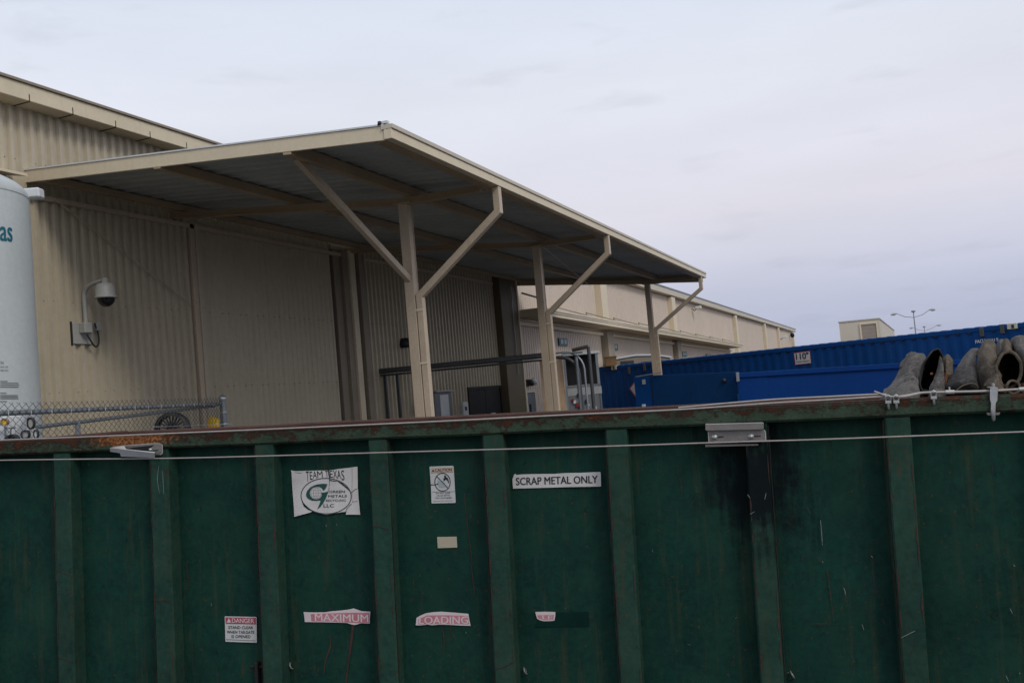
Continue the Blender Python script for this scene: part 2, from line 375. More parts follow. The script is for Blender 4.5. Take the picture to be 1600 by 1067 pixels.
# downpipe and pilasters
b = MB(); b.box(WX+.0, WX+.10, 13.86, 13.98, 0, 5.72); b.build('downspout', m_steel, wh, .008)
b = MB(); b.box(WX+.0, WX+.12, 13.985, 14.10, 0, 5.72); b.build('corner_trim', m_wall, wh, .006)
for (a, c_, d, mt) in ((18.78, 19.06, .05, m_trimdark), (19.06, 19.30, .13, m_trimdark), (19.30, 19.52, .19, m_trim), (19.52, 19.66, .06, m_trimdark), (19.66, 19.84, .22, m_trimdark), (19.84, 20.10, .10, m_trimdark)):
    MB().box(WX-.1, WX+d, a, c_, 0, 5.78).build('pilaster', mt, wh, .006)
MB().box(WX-.1, WX+.001, 18.78, 20.10, 5.78, 7.04).build('wall_strip', m_wall, wh)
MB().box(WX-.1, WX+.30, 28.36, 29.78, 0, 5.93).build('pilaster', m_pilshade, wh, .01, label='wide brown pilaster at the corner of the canopy, darkened for its shade')
MB().box(WX-.1, WX+.34, 29.79, 29.88, 0, 5.93).build('corner_trim', m_trim, wh, .01, label='pale strip added for the sunlit edge of the wide pilaster')  # pale strip stands in for a sunlit edge
MB().tube([(WX+.38, 29.2, 5.6), (WX+.34, 29.25, 5.2), (WX+.34, 29.25, 2.6)], .018, 6).build('conduit', m_lightgrey, wh)
MB().box(WX-.1, WX+.001, 28.36, 29.88, 5.94, 7.04).build('wall_strip', m_wall, wh)
# ledger line where the canopy meets the wall
MB().box(WX+.04, WX+.10, 10.4, 28.3, 5.62, 5.70).build('wall_ledger', m_steel, wh)
# eave gutter
GX = -11.64
gy0, gy1 = Y0, 34.0
b = MB(); b.box(WX-.02, GX, gy0, gy1, 7.04, 7.30); b.build('gutter', m_trim, wh, .01)
MB().box(WX-.05, GX+.035, gy0, gy1, 7.301, 7.335).build('gutter_lip', m_trimdark, wh)
for px, py in ((46, 158), (114, 180), (181, 201), (235, 219), (292, 236)):
    y = onX(px, py, GX).y
    bb = MB(); bb.box(GX+.0, GX+.006, y-.006, y+.006, 7.04, 7.15); bb.box(WX+.03, GX+.004, y-.008, y+.008, 7.030, 7.038); bb.build('gutter_strap', m_dark, wh)
MB().hexa([(GX, gy0, 7.336), (-34, gy0, 8.9), (-34, gy1, 8.9), (GX, gy1, 7.336), (GX, gy0, 7.36), (-34, gy0, 8.93), (-34, gy1, 8.93), (GX, gy1, 7.36)]).build('roof', m_roofmat, wh)
MB().box(-34, WX-.65, Y0, 34, 0, 7.0).build('building_core', m_wall, wh)
MB().prism([(WX-.001, Y0, 0), (-34, Y0, 0), (-34, Y0, 8.88), (WX-.001, Y0, 7.30)], (0, .05, 0)).build('end_wall', m_wall, wh)
# flashing ledge to the left of the canopy
lz = onX(0, 262, WX+.25).z
b = MB(); b.hexa([(WX+.02, Y0, lz-.02), (WX+.42, Y0, lz-.10), (WX+.42, 10.05, lz-.10), (WX+.02, 10.05, lz-.02), (WX+.02, Y0, lz+.06), (WX+.42, Y0, lz-.06), (WX+.42, 10.05, lz-.06), (WX+.02, 10.05, lz+.06)])
b.build('ledge_flashing', m_trim, wh)
b = MB()
for z in (2.62, 4.05, 6.2):
    for (ya_, yb_, pt) in ((Y0, 13.8, .183), (14.2, 18.6, .183), (20.2, 28.3, .205)):
        k = 0; y = ya_+pt*.69
        while y < yb_:
            if (k % 3) != 1:
                zz = z+.006*math.sin(k*2.1); b.box(WX+.02, WX+.064, y-.006, y+.006, zz-.006, zz+.006)
            y += pt; k += 1
b.build('wall_screw', m_trimdark, wh, kind='stuff')
# double dark door and small door
def door(name, y0, y1, z1, X, leaves, frame, leafmat, parent, label=None):
    fr = MB(); t = .09
    fr.box(X+.04, X+.10, y0-t, y0, 0, z1+t); fr.box(X+.04, X+.10, y1, y1+t, 0, z1+t); fr.box(X+.04, X+.10, y0, y1, z1, z1+t)
    root = fr.build('door', frame, parent, label=label)
    wd = (y1-y0)/leaves
    for i in range(leaves):
        lf = MB(); lf.box(X+.04, X+.07, y0+i*wd+.012, y0+(i+1)*wd-.012, 0.01, z1-.012); lf.build('leaf', leafmat, root, .004)
    return root
sd1 = onX(728, 608, WX); sd2 = onX(783, 608, WX)
dd = door('door', 25.75, 28.15, 2.20, WX, 2, m_dark, m_dark, wh, 'dark grey double door')
MB().box(WX+.072, WX+.085, 26.25, 26.65, 1.25, 1.42).build('door_notice', m_whitebox, wh); MB().box(WX+.072, WX+.085, 27.25, 27.6, 1.28, 1.42).build('door_notice', m_whitebox, wh)
MB().box(WX+.05, WX+.16, 25.05, 25.42, 1.42, 1.86).build('alarm_box', m_whitebox, wh, .01)
MB().box(WX+.161, WX+.168, 25.17, 25.30, 1.60, 1.72).build('alarm_button', m_black, wh)
# wall lamp near the first column
p = onX(633, 537, WX+.15)
bl = empty('wall_lamp', p, None, 'small black lamp fixed to the ribbed wall just left of the nearest canopy column', 'wall lamp')
MB().lathe([(0.0, .16), (.11, .14), (.16, 0), (.15, -.10), (.0, -.11)], None, 14).build('lamp_shade', m_black, bl)
MB().box(-.16, .02, -.05, .05, -.02, .07).build('bracket', m_black, bl)

# ------------------------------------------------------------------ far warehouse
fh = empty('far_warehouse', (0, 0, 0), None, 'distant pinkish beige warehouse with pale pilasters receding behind the blue container', 'warehouse')
pil = [40.2, 55.1, 79.9, 99.9, 112.9, 130.6]
ys = [29.89]+pil
for i in range(len(ys)-1):
    sheet('wall_panel', WX, ys[i]+(0 if i == 0 else .0), ys[i+1], 0, 6.95, .30 if i > 1 else .23, .035, m_wallfar, fh)
for y in pil:
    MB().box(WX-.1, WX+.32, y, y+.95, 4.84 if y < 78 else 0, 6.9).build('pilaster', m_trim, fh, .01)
for y in (40.2, 55.1):  # darker lower pilasters carry the shading under the dock canopy in their colour
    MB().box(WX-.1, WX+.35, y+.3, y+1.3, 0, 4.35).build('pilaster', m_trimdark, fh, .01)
MB().box(WX-.1, WX+.02, 131.5, 134.6, 0, 6.95).build('wall_panel', m_wallfar, fh)
MB().box(-34, WX-.12, 34.05, 134.5, 0, 6.9).build('building_core', m_wallfar, fh)
MB().box(WX-.02, GX, 34.01, 134.6, 6.98, 7.33).build('gutter', m_cream, fh, .01)
MB().box(WX-.05, GX+.04, 34.01, 134.65, 7.331, 7.40).build('gutter_lip', m_galv, fh)
MB().hexa([(GX, 34.01, 7.38), (-34, 34.01, 8.9), (-34, 134.6, 8.9), (GX, 134.6, 7.38), (GX, 34.01, 7.41), (-34, 34.01, 8.93), (-34, 134.6, 8.93), (GX, 134.6, 7.41)]).build('roof', m_roofmat, fh)
# the low dock canopy on the far wall
dc = empty('dock_canopy', (0, 0, 0), None, 'long narrow beige dock canopy with tie rods on the wall of the distant warehouse', 'canopy')
CX1 = -10.95; ya, yb = 29.95, 77.0
def zc(y): return 4.60-(y-ya)*.0118
b = MB(); b.hexa([(WX+.05, ya, zc(ya)), (CX1, ya, zc(ya)), (CX1, yb, zc(yb)), (WX+.05, yb, zc(yb)), (WX+.05, ya, zc(ya)+.05), (CX1, ya, zc(ya)+.05), (CX1, yb, zc(yb)+.05), (WX+.05, yb, zc(yb)+.05)])
b.build('soffit', m_brownbeam, dc)
for k, (h0, h1, ox) in enumerate(((-.01, .10, .0), (.105, .17, .03), (.175, .24, .06))):
    b = MB(); b.hexa([(CX1+.01, ya, zc(ya)+h0), (CX1+.05+ox, ya, zc(ya)+h0), (CX1+.05+ox, yb, zc(yb)+h0), (CX1+.01, yb, zc(yb)+h0), (CX1+.01, ya, zc(ya)+h1), (CX1+.05+ox, ya, zc(ya)+h1), (CX1+.05+ox, yb, zc(yb)+h1), (CX1+.01, yb, zc(yb)+h1)])
    b.build('fascia', m_trim, dc)
MB().hexa([(WX+.05, ya-.03, zc(ya)-.01), (CX1+.05, ya-.03, zc(ya)-.01), (CX1+.05, ya-.002, zc(ya)-.01), (WX+.05, ya-.002, zc(ya)-.01), (WX+.05, ya-.03, zc(ya)+.24), (CX1+.05, ya-.03, zc(ya)+.24), (CX1+.05, ya-.002, zc(ya)+.24), (WX+.05, ya-.002, zc(ya)+.24)]).build('end_fascia', m_trim, dc)
MB().hexa([(WX+.05, ya, zc(ya)-.25), (WX+.17, ya, zc(ya)-.25), (WX+.17, yb, zc(yb)-.25), (WX+.05, yb, zc(yb)-.25), (WX+.05, ya, zc(ya)-.13), (WX+.17, ya, zc(ya)-.13), (WX+.17, yb, zc(yb)-.13), (WX+.05, yb, zc(yb)-.13)]).build('ledger', m_trim, dc)
for px in (854, 907, 950, 989, 1022, 1054, 1078, 1100, 1120):
    yy = onX(px, 500, WX+.06).y
    if yy > yb-1: continue
    z = zc(yy)+.26
    b = MB(); b.tube([(WX+.35, yy, z-.02), (WX+.35, yy, z+.36)], .035, 5); b.tube([(WX+.35, yy, z+.33), (CX1+.1, yy+2.2, z-.05)], .022, 5)
    b.build('tie_rod', m_trimdark, dc)
q0 = onX(797, 464, WX+.4); q1 = onX(838, 479, WX+.9)
MB().tube([(WX+.35, 30.2, 5.45), (WX+.95, 31.0, 5.18)], .035, 6).build('stay', m_trimdark, dc)
# dock number signs
for i, (x0, y0_, x1, y1_, lab) in enumerate(((872, 528, 886, 540, 'dark teal dock sign with two pale panels above the bent pipes'), (952, 537, 965, 547, 'dark teal dock sign just right of the first pilaster under the dock canopy'), (1065, 549, 1073, 557, 'dark teal dock sign right of the third canopy column, third from the left'), (1103, 553, 1110, 559, 'farthest tiny teal dock sign just above the blue container'))):
    A = onX(x0, y0_, WX+.06); B = onX(x1, y1_, WX+.06)
    r = MB().box(-.03, .03, 0, B.y-A.y, 0, A.z-B.z).build('dock_sign', m_signteal, None, label=lab, cat='sign', group='dock signs on the distant wall')
    r.location = (WX+.07, A.y, B.z)
    w_ = B.y-A.y; h_ = A.z-B.z
    for k in (0, 1):
        MB().box(.031, .04, w_*(.16+.42*k), w_*(.43+.42*k), h_*.22, h_*.8).build('sign_panel', m_signpale, r)
# flood lights and corner camera
for (px, py, lab) in ((1087, 481, 'white floodlight under the far eave above the second tie rods'), (1222, 527, 'tiny floodlight near the far end of the distant warehouse')):
    P = onX(px, py, WX+.3)
    r = empty('floodlight', P, None, lab, 'floodlight', 'floodlights on the distant wall')
    k = .75 if px < 1200 else 1.1
    MB().box(0, .5*k, -.25*k, .25*k, -.12*k, .12*k).build('lamp_head', m_whitebox, r, .03)
    MB().tube([(-.3, 0, .0), (-.1, 0, -.25*k), (.05, 0, -.1*k)], .04*k, 6).build('arm', m_dark, r)
P = onX(1238, 524, WX+.4)
r = empty('dome_camera', P, None, 'tiny dark dome camera hung at the far corner of the distant warehouse', 'security camera')
MB().lathe([(0, .32), (.22, .28), (.28, .0), (.24, -.2), (0, -.32)], None, 12).build('dome', m_dark, r)
MB().tube([(0, 0, .5), (-.4, 0, .8), (-1.0, 0, .6)], .07, 6).build('arm', m_lightgrey, r)
# small door beyond the canopy
door('door', 30.55, 31.30, 1.96, WX, 1, m_cream, m_grey, fh, 'small grey door in a beige frame')
MB().box(WX+.075, WX+.09, 30.70, 30.86, 1.2, 1.55).build('door_window', m_window, fh)
P = onX(826, 598, WX+.12)
r = empty('twin_lamp', P, None, 'small twin-headed lamp on the wall above the small grey door', 'wall lamp')
MB().box(-.08, .06, -.1, .1, -.12, .12).build('base', m_black, r, .01)
MB().lathe([(0, -.12), (.09, -.10), (.10, .12), (0, .14)], Matrix.Translation((.1, .32, .03)) @ Matrix.Rotation(R_(60), 4, 'X'), 10).build('lamp_head', m_whitebox, r)
MB().lathe([(0, -.1), (.08, -.08), (.09, .10), (0, .12)], Matrix.Translation((.12, -.02, -.02)) @ Matrix.Rotation(R_(60), 4, 'X'), 10).build('lamp_head', m_black, r)
# power cabinet by the wall
A = onX(690, 612, WX+.3)
cab = empty('power_cabinet', (WX, 22.75, 0), None, 'grey electrical cabinet with a pale front panel on the wall right of the nearest column', 'cabinet')
MB().box(.05, .42, 0, 1.05, 1.30, 2.20).build('housing', m_grey, cab, .015)
MB().box(.421, .44, .28, .80, 1.42, 2.12).build('front_panel', m_whitebox, cab)
MB().box(.02, .50, -.03, 1.08, 2.201, 2.24).build('roof_plate', m_lightgrey, cab)
for y in (.05, .90): MB().box(.05, .40, y, y+.10, 0, 1.3).build('leg', m_grey, cab)
MB().box(.05, .30, -.42, -.03, 1.3, 2.1).build('side_box', m_grey, cab, .01)
P = onX(678, 633, WX+.35)
MB().lathe([(0, .09), (.12, .07), (.13, -.05), (0, -.08)], Matrix.Translation((.40, -.62, P.z)) @ Matrix.Rotation(R_(90), 4, 'Y'), 12).build('bell', m_red, cab)

# ------------------------------------------------------------------ the canopy
cn = empty('canopy', (-8.8, 13, 0), None, 'big beige lean-to canopy with three steel columns standing over the yard beside the warehouse', 'canopy')
cn.location = (0, 0, 0)
EX = -5.65; NY0 = 10.20; NY1 = 30.20
def fan(X, y): return NY0+(y-NY0)*(1+.075*(X-WX)/6.35) + (.13*(1-(X-WX)/6.35) if y < 10.5 else 0)
def ztop(X): return 6.04-(X-WX)*.0866
def cq(X, y, dz): return Vector((X, fan(X, y), ztop(X)+dz))
# deck: single sheets with folded seams, seen from below
nP = 32; pw = (NY1-NY0-.1)/nP
for i in range(nP):
    a = NY0+.05+i*pw; b_ = a+pw
    X0, X1 = WX+.06, EX-.02
    P = []
    for X in (X0, X1):
        for (y, dz) in ((a+.009, -.0125), (b_-.009, -.0125), (b_-.009, -.048), (a+pw*.90, -.048), (a+pw*.84, -.026), (a+pw*.53, -.026), (a+pw*.48, -.046), (a+pw*.44, -.046), (a+pw*.39, -.026), (a+.009, -.026)):
            P.append(cq(X, y, dz))
    n = 10
    MB().add(P, [tuple(range(n)), tuple(range(2*n-1, n-1, -1))]+[(k, n+k, n+(k+1) % n, (k+1) % n) for k in range(n)]).build('deck_panel', m_deck, cn)
MB().hexa([cq(WX+.06, NY0+.05, -.012), cq(EX-.02, NY0+.05, -.012), cq(EX-.02, NY1-.02, -.012), cq(WX+.06, NY1-.02, -.012), cq(WX+.06, NY0+.05, -.004), cq(EX-.02, NY0+.05, -.004), cq(EX-.02, NY1-.02, -.004), cq(WX+.06, NY1-.02, -.004)]).build('roof_sheet', m_dark, cn)
def along(X, w_, z0, z1, name, mt, ya_=NY0+.005, yb_=NY1-.03):
    b = MB(); P = []
    for dz in (z0, z1):
        for (XX, yy) in ((X-w_/2, ya_), (X+w_/2, ya_), (X+w_/2, yb_), (X-w_/2, yb_)): P.append(cq(XX, yy, dz))
    return b.hexa(P)
def ibeam(X, w_, d, name='purlin_beam'):
    b = along(X, w_, -.05-d, -.05, name, m_brownbeam)
    return b.build(name, m_brownbeam, cn, .006)
for X, d in ((-11.72, .11), (-9.34, .15), (-7.10, .165)): ibeam(X, .13, d)
ibeam(-5.86, .10, .06, 'edge_beam')
# tapered rafters
for y in (13.47, 19.40, 29.97):
    P = []
    for dy in (-.065, .065):
        pts = [(WX+.05, 5.86, 0), (WX+.05, 5.74, 0), (-7.2, 5.27, 0), (-5.83, 5.285, 0), (-5.83, 5.395, 0)]
        P.append([Vector((X, fan(X, y)+dy, z)) for (X, z, _) in pts])
    # bottom flange
    b = MB()
    for j in range(1, 3):
        A, B = P[0][j], P[0][j+1]; A2, B2 = P[1][j], P[1][j+1]
        up_ = Vector((0, 0, .015)); b.hexa([A, B, B2, A2, A+up_, B+up_, B2+up_, A2+up_])
    web = [Vector((q.x, (q.y+P[1][k].y)/2-.008, q.z)) for k, q in enumerate(P[0])]
    for k in (1, 2, 3): web[k].z += .016
    web.append(Vector((-7.2, (P[0][2].y+P[1][2].y)/2-.008, 5.40)))
    for q in web: q.y -= .03
    b.prism(web, (0, .076, 0))
    b.build('rafter', m_brownbeam, cn)
# rake fascia near and far, front gutter
def rake(y, th, name, mt, drop=.175):
    P = []
    for dz in (-drop, .012):
        for (X, dy) in ((WX+.02, 0), (EX+.05, 0), (EX+.05, th), (WX+.02, th)):
            q = cq(X, y, dz); q.y += dy; P.append(q)
    return MB().hexa(P)
rk = rake(NY0, .035, 'x', m_trim).build('rake_fascia', m_trim, cn, .006)
rk = rake(NY1, .035, 'x', m_trim, .30).build('rake_fascia', m_trimdark, cn, .006, label='deeper dark fascia at the far end')
P = []
for dz in (.0125, .034):
    for (X, dy) in ((WX+.02, -.014), (EX+.06, -.014), (EX+.06, .12), (WX+.02, .12)):
        q = cq(X, NY0, dz); q.y += dy; P.append(q)
MB().hexa(P).build('rake_highlight', m_whitebox, cn)  # white colour stands in for a highlight along the top edge
def front(x0, x1, z0, z1, name, mt, e0=-.02, e1=.06):
    P = []
    ze = ztop(EX)
    for z in (z0, z1):
        for (X, y, e) in ((x0, NY0, e0), (x1, NY0, e0), (x1, NY1, e1), (x0, NY1, e1)):
            P.append(Vector((X, fan(EX, y)+e, ze+z)))
    return MB().hexa(P).build(name, mt, cn, .005)
front(EX+.056, EX+.17, -.175, -.05, 'gutter', m_trim)
front(EX+.02, EX+.19, -.048, .012, 'gutter_lip', m_cream)
front(EX-.10, EX+.05, -.185, -.15, 'edge_angle', m_brownbeam, .05, .0)
# small lamp-like bolt on the near corner
q = cq(EX, NY0, .05)
MB().lathe([(0, .03), (.025, .02), (.03, -.03), (0, -.03)], Matrix.Translation(q), 10).build('cap_bolt', m_black, cn)
MB().box(q.x+.04, q.x+.12, q.y-.02, q.y+.04, q.z-.02, q.z+.012).build('corner_tab', m_whitebox, cn)
# columns, downspouts
col_y = (13.66, 19.92, 31.1)
for i, y in enumerate(col_y):
    X = -7.215 if i < 2 else -7.38
    b = MB(); w_ = .175
    b.box(X-w_/2, X+w_/2, y-.085, y-.070, .02, 5.285); b.box(X-w_/2, X+w_/2, y+.070, y+.085, .02, 5.285); b.box(X-.075, X+.075, y-.069, y+.069, .02, 5.285)
    c0 = b.build('column', m_steel, cn, .004)
    MB().box(X-.2, X+.2, y-.2, y+.2, 0, .02).build('base_plate', m_steel, c0)
    MB().box(X-.15, X+.15, y-.13, y+.13, 5.286, 5.30).build('cap_plate', m_steel, c0)
    # downspout
    gx = EX+.10; tz = ztop(EX)-.18
    px_b = X+w_/2+.062
    yl = y+.02 if i < 2 else y-.1
    b = MB(); ww = .115
    zk = tz-.40; zd = zk-1.18
    pts = [Vector((gx, yl, tz)), Vector((gx, yl, zk)), Vector((px_b, y, zd)), Vector((px_b, y, 0.1))]
    d_ = (pts[2]-pts[1]).normalized()
    h = ww/2
    # mitred rectangular pipe
    ring = []
    nrm = [Vector((1, 0, 0)), None, None, Vector((1, 0, 0))]
    n_d = Vector((-d_.z, 0, d_.x)); 
    if n_d.x < 0: n_d = -n_d
    n1_ = (Vector((1, 0, 0))+n_d).normalized(); s1 = 1/max(.3, n1_.dot(Vector((1, 0, 0))))
    for p_, nn, s_ in ((pts[0], Vector((1, 0, 0)), 1), (pts[1], n1_, s1), (pts[2], n1_, s1), (pts[3], Vector((1, 0, 0)), 1)):
        ring.append([p_-nn*h*s_+Vector((0, -h, 0)), p_+nn*h*s_+Vector((0, -h, 0)), p_+nn*h*s_+Vector((0, h, 0)), p_-nn*h*s_+Vector((0, h, 0))])
    V = [q for r_ in ring for q in r_]; F = [(3, 2, 1, 0), (12, 13, 14, 15)]
    for k in range(3):
        for j in range(4): F.append((k*4+j, k*4+(j+1) % 4, k*4+4+(j+1) % 4, k*4+4+j))
    b.add(V, F); b.build('downspout', m_steel, cn, .006)
    for zz in (zd-.25, 2.6):
        MB().box(px_b-.075, px_b+.064, y-.066, y-.058, zz, zz+.035).build('pipe_strap', m_trim, cn)
# diagonal brace near the first column
MB().bar((-7.22, 10.62, 5.47), (-7.22, 13.60, 4.02), .09, .11).build('brace', m_steel, cn, .006)
# thin rods under the deck
MB().tube([(WX+.15, 10.75, 5.66), (WX+.12, 13.75, 4.15)], .010, 6).build('brace_rod', m_steel, cn)
MB().tube([(-7.15, 20.2, 5.30), (-8.9, 29.3, 5.32)], .014, 6).build('brace_rod', m_lightgrey, cn)

# ------------------------------------------------------------------ dark pipe run between the columns
pr = empty('pipe_rack', (0, 0, 0), None, 'dark overhead pipe run from the wall past two canopy columns, bending down behind the second', 'pipes')
A = far(598, 577, 23.6); B = far(926, 545, 22.3); zt = 2.84
A.z = zt; B.z = zt
dr = (B-A).normalized(); pd = Vector((-dr.y, dr.x, 0))
MB().bar(A-dr*.05, B-dr*1.1+Vector((0, 0, 0)), .30, .125).build('duct', m_duct, pr, .02)
MB().tube([A-pd*.17+Vector((0, 0, -.115)), B-dr*.9-pd*.17+Vector((0, 0, -.115))], .024, 8).build('pipe', m_duct, pr)
MB().tube([A+dr*5.2-pd*.22+Vector((0, 0, -.02)), B-pd*.22+Vector((0, 0, .0))-dr*.7], .022, 8).build('pipe', m_galv, pr)
for k, off in enumerate((.05, 0.42)):
    q = A+dr*off*.9
    MB().box(q.x-.035, q.x+.035, q.y-.035, q.y+.035, 0, zt-.1).build('post', m_duct, pr)
# bent pipes at the right end
def bent(off, drop, r, mt, nm='bent_pipe'):
    st = B-dr*1.2-pd*off
    st.z = zt+.02-drop; pts = [st]
    e = B-pd*off+dr*(-.22-drop*1.8)
    for k in range(7):
        t = k/6*math.pi/2; rr = .45
        pts.append(Vector((e.x+dr.x*(-rr+rr*math.sin(t)), e.y+dr.y*(-rr+rr*math.sin(t)), st.z-rr+rr*math.cos(t))))
    pts.append(Vector((pts[-1].x, pts[-1].y, 0.05)))
    return MB().tube(pts, r, 10).build(nm, mt, pr)
bent(.15, 0.0, .026, m_galv); bent(-.05, .10, .045, m_duct)
q = B-dr*.10
MB().tube([(q.x, q.y, 2.95), (q.x, q.y, 0)], .045, 8).build('post', m_duct, pr)
MB().tube([(q.x-.4*dr.x, q.y-.4*dr.y, 2.90), (q.x, q.y, 2.95)], .045, 8).build('pipe', m_duct, pr)
qq = B-dr*.42
MB().tube([(qq.x, qq.y, 2.80), (qq.x, qq.y, 0)], .04, 8).build('post', m_galv, pr)

# ------------------------------------------------------------------ process unit (white roof, tan side, dark block for the shaded open top)
PU = far(885, 600, 25.0); U = Matrix.Rotation(R_(20), 3, 'Z')
pu = empty('equipment_shelter', (PU.x, PU.y, 0), U, 'white-roofed grey equipment shelter with a tan tarpaulin side, left of the blue container', 'equipment shelter')
MB().box(0, .90, 0, 2.2, 0, 2.05).build('panel', m_grey, pu, .01)
MB().box(-.06, .96, -.02, 2.3, 2.86, 2.93).build('roof', m_whitebox, pu, .01)
MB().box(.02, .90, .3, 2.2, 2.06, 2.85).build('interior_shade', m_dark, pu)  # solid dark block stands in for shade inside the shelter
for x in (-.04, .84): MB().box(x, x+.07, .0, .07, 0, 2.85).build('post', m_galv, pu)
bt = MB()
V = []; F = []
for i in range(9):
    for j in range(13):
        u = i/8; v = j/12
        V.append((-.05-.62*(1-u), -.03-.05*math.sin(u*9+v*3)-.04*math.sin(v*11+u*4)-.03*u, v*2.80+.02*math.sin(u*7)))
for i in range(8):
    for j in range(12): a = i*13+j; F.append((a, a+13, a+14, a+1))
bt.add(V, F, True); bt.build('tarpaulin', m_tan, pu)
MB().box(0.01, .93, -.012, -.002, 1.78, 1.98).build('trim_plate', m_lightgrey, pu)
random.seed(3)
for k in range(9):
    x = random.uniform(.1, .8); z = random.uniform(1.0, 1.75)
    s_ = random.uniform(.04, .08)
    MB().box(x, x+s_, -.05, -.001, z, z+s_*1.4).build('valve', [m_dark, m_whitebox, m_red][k % 3 if k != 2 else 2], pu)

# ------------------------------------------------------------------ trailer and crate behind the container
T0 = far(983, 575, 38)
tr = empty('camper_trailer', (T0.x-.5, T0.y, 0), U, 'white-roofed trailer with dark windows parked behind the left end of the blue container', 'trailer')
def arch(x): return 2.98+.16*math.sin(max(0, min(1, x/2.2))*math.pi)
bd = MB(); bd.prism([(-.1, 0, .5), (2.2, 0, .5), (2.2, 0, 2.85), (1.6, 0, 3.0), (.8, 0, 3.06), (-.1, 0, 2.98)], (0, 4, 0)); bd.build('body', m_trimdark, tr, .03)
MB().prism([(-.16, -.05, 2.99), (.8, -.05, 3.07), (1.6, -.05, 3.01), (2.26, -.05, 2.86), (2.26, -.05, 2.92), (1.6, -.05, 3.08), (.8, -.05, 3.14), (-.16, -.05, 3.06)], (0, 4.1, 0)).build('roof', m_whitebox, tr)
MB().box(.15, .7, -.02, -.001, 2.3, 2.9).build('window', m_window, tr); MB().box(1.0, 1.9, -.02, -.001, 2.3, 2.8).build('window', m_window, tr)
for x in (.4, 1.7):
    for y in (1.4, 2.3): MB().lathe([(0, -.12), (.36, -.11), (.38, 0), (.36, .11), (0, .12)], Matrix.Translation((x, y, .38)) @ Matrix.Rotation(R_(90), 4, 'Y'), 16).build('wheel', m_black, tr)
B0 = far(955, 575, 35.6)
cr_ = empty('brown_crate', (B0.x, B0.y, 2.69), U, 'brown wooden crate standing on the left end of the blue container', 'crate')
MB().box(-.22, .22, -.2, .2, 0, .34).build('crate_body', m_wood, cr_, .01)
MB().box(-.24, .24, -.22, .22, .341, .37).build('lid', m_wood, cr_)

# ------------------------------------------------------------------ blue shipping container
ZT = 2.68
cl_ = onZ(921, 576, ZT); cR = onZ(1625, 501.5, ZT)
dx = (cR-cl_); LEN = dx.length; dx.normalize()
rot = Matrix((( dx.x, -dx.y, 0), (dx.y, dx.x, 0), (0, 0, 1)))
sh = empty('shipping_container', (cl_.x, cl_.y, 0), rot, 'long blue corrugated shipping container marked 110" behind the green dumpster', 'container')
Wd = 2.44
MB().box(0, LEN, -.0, .10, ZT-.12, ZT).build('top_rail', m_blue, sh, .008)
MB().box(0, LEN, -.0, .10, .15, .32).build('bottom_rail', m_blue, sh, .008)
n = 50; p_ = (LEN-.3)/n; V = []; F = []; prof = []
for i in range(n):
    a = .15+i*p_; prof += [(a, .015), (a+.26*p_, .015), (a+.5*p_, .030), (a+.76*p_, .030)]
prof.append((LEN-.15, .015))
for (x, d) in prof: V += [(x, d, .32), (x, d, ZT-.12)]
for i in range(len(prof)-1): F.append((2*i, 2*i+2, 2*i+3, 2*i+1))
MB().add(V, F).build('corrugated_side', m_blue, sh)
# wavy roof edge: ribs of the roof show above the rail
b = MB()
for i in range(n):
    a = .15+i*p_; b.hexa([(a, .03, ZT-.001), (a+p_*.62, .03, ZT-.001), (a+p_*.62, Wd-.05, ZT-.001), (a, Wd-.05, ZT-.001), (a+.05, .05, ZT+.022), (a+p_*.55, .05, ZT+.022), (a+p_*.55, Wd-.07, ZT+.022), (a+.05, Wd-.07, ZT+.022)])
b.build('roof_rib', m_blue, sh, kind='stuff')
MB().box(0.05, LEN-.05, .11, Wd, .3, ZT-.005).build('box_body', m_blue, sh)
for x in (0, LEN-.16): MB().box(x, x+.16, -.012, .16, .15, ZT+.004).build('corner_post', m_blue, sh, .01)
for i in range(0, n, 1):
    a = .15+i*p_
    MB().box(a+.50*p_, a+.82*p_, -.004, .052, ZT-.158, ZT-.121).build('notch_shadow', m_print, sh)  # black boxes painted as the shadows of notches under the rail
def shx(px):   # distance along the container face seen at pixel px
    d = ray(px, 560); nrm = Vector((-dx.y, dx.x, 0)); t = (Vector((cl_.x, cl_.y, 0))-Vector((EYE.x, EYE.y, 0))).dot(nrm)/Vector((d.x, d.y, 0)).dot(nrm)
    q = Vector((EYE.x, EYE.y, 0))+Vector((d.x, d.y, 0))*t
    return (q-Vector((cl_.x, cl_.y, 0))).dot(dx), q, t, d
def shp(px, py, off=-.03):
    d = ray(px, py); nrm = Vector((-dx.y, dx.x, 0)); base = Vector((cl_.x, cl_.y, 0))+nrm*off
    t = (base-EYE).dot(nrm)/d.dot(nrm); q = EYE+d*t
    return Vector(((q-Vector((cl_.x, cl_.y, 0))).dot(dx), off, q.z))
for px in (957, 1587):
    x = shp(px, 560).x
    cs = MB().box(x-.13, x+.13, -.02, .11, ZT-.14, ZT+.02).build('lift_casting', m_casting, sh, .01)
    MB().box(x-.02, x+.05, -.024, -.0201, ZT-.12, ZT-.02).build('casting_hole', m_black, cs)
for (px, py) in ((982, 579), (1006, 574), (1533, 519), (1565, 514)):
    q = shp(px, py); MB().box(q.x-.06, q.x+.06, -.012, .02, q.z-.13, q.z+.13).build('lashing_mark', m_duct, sh, .01)
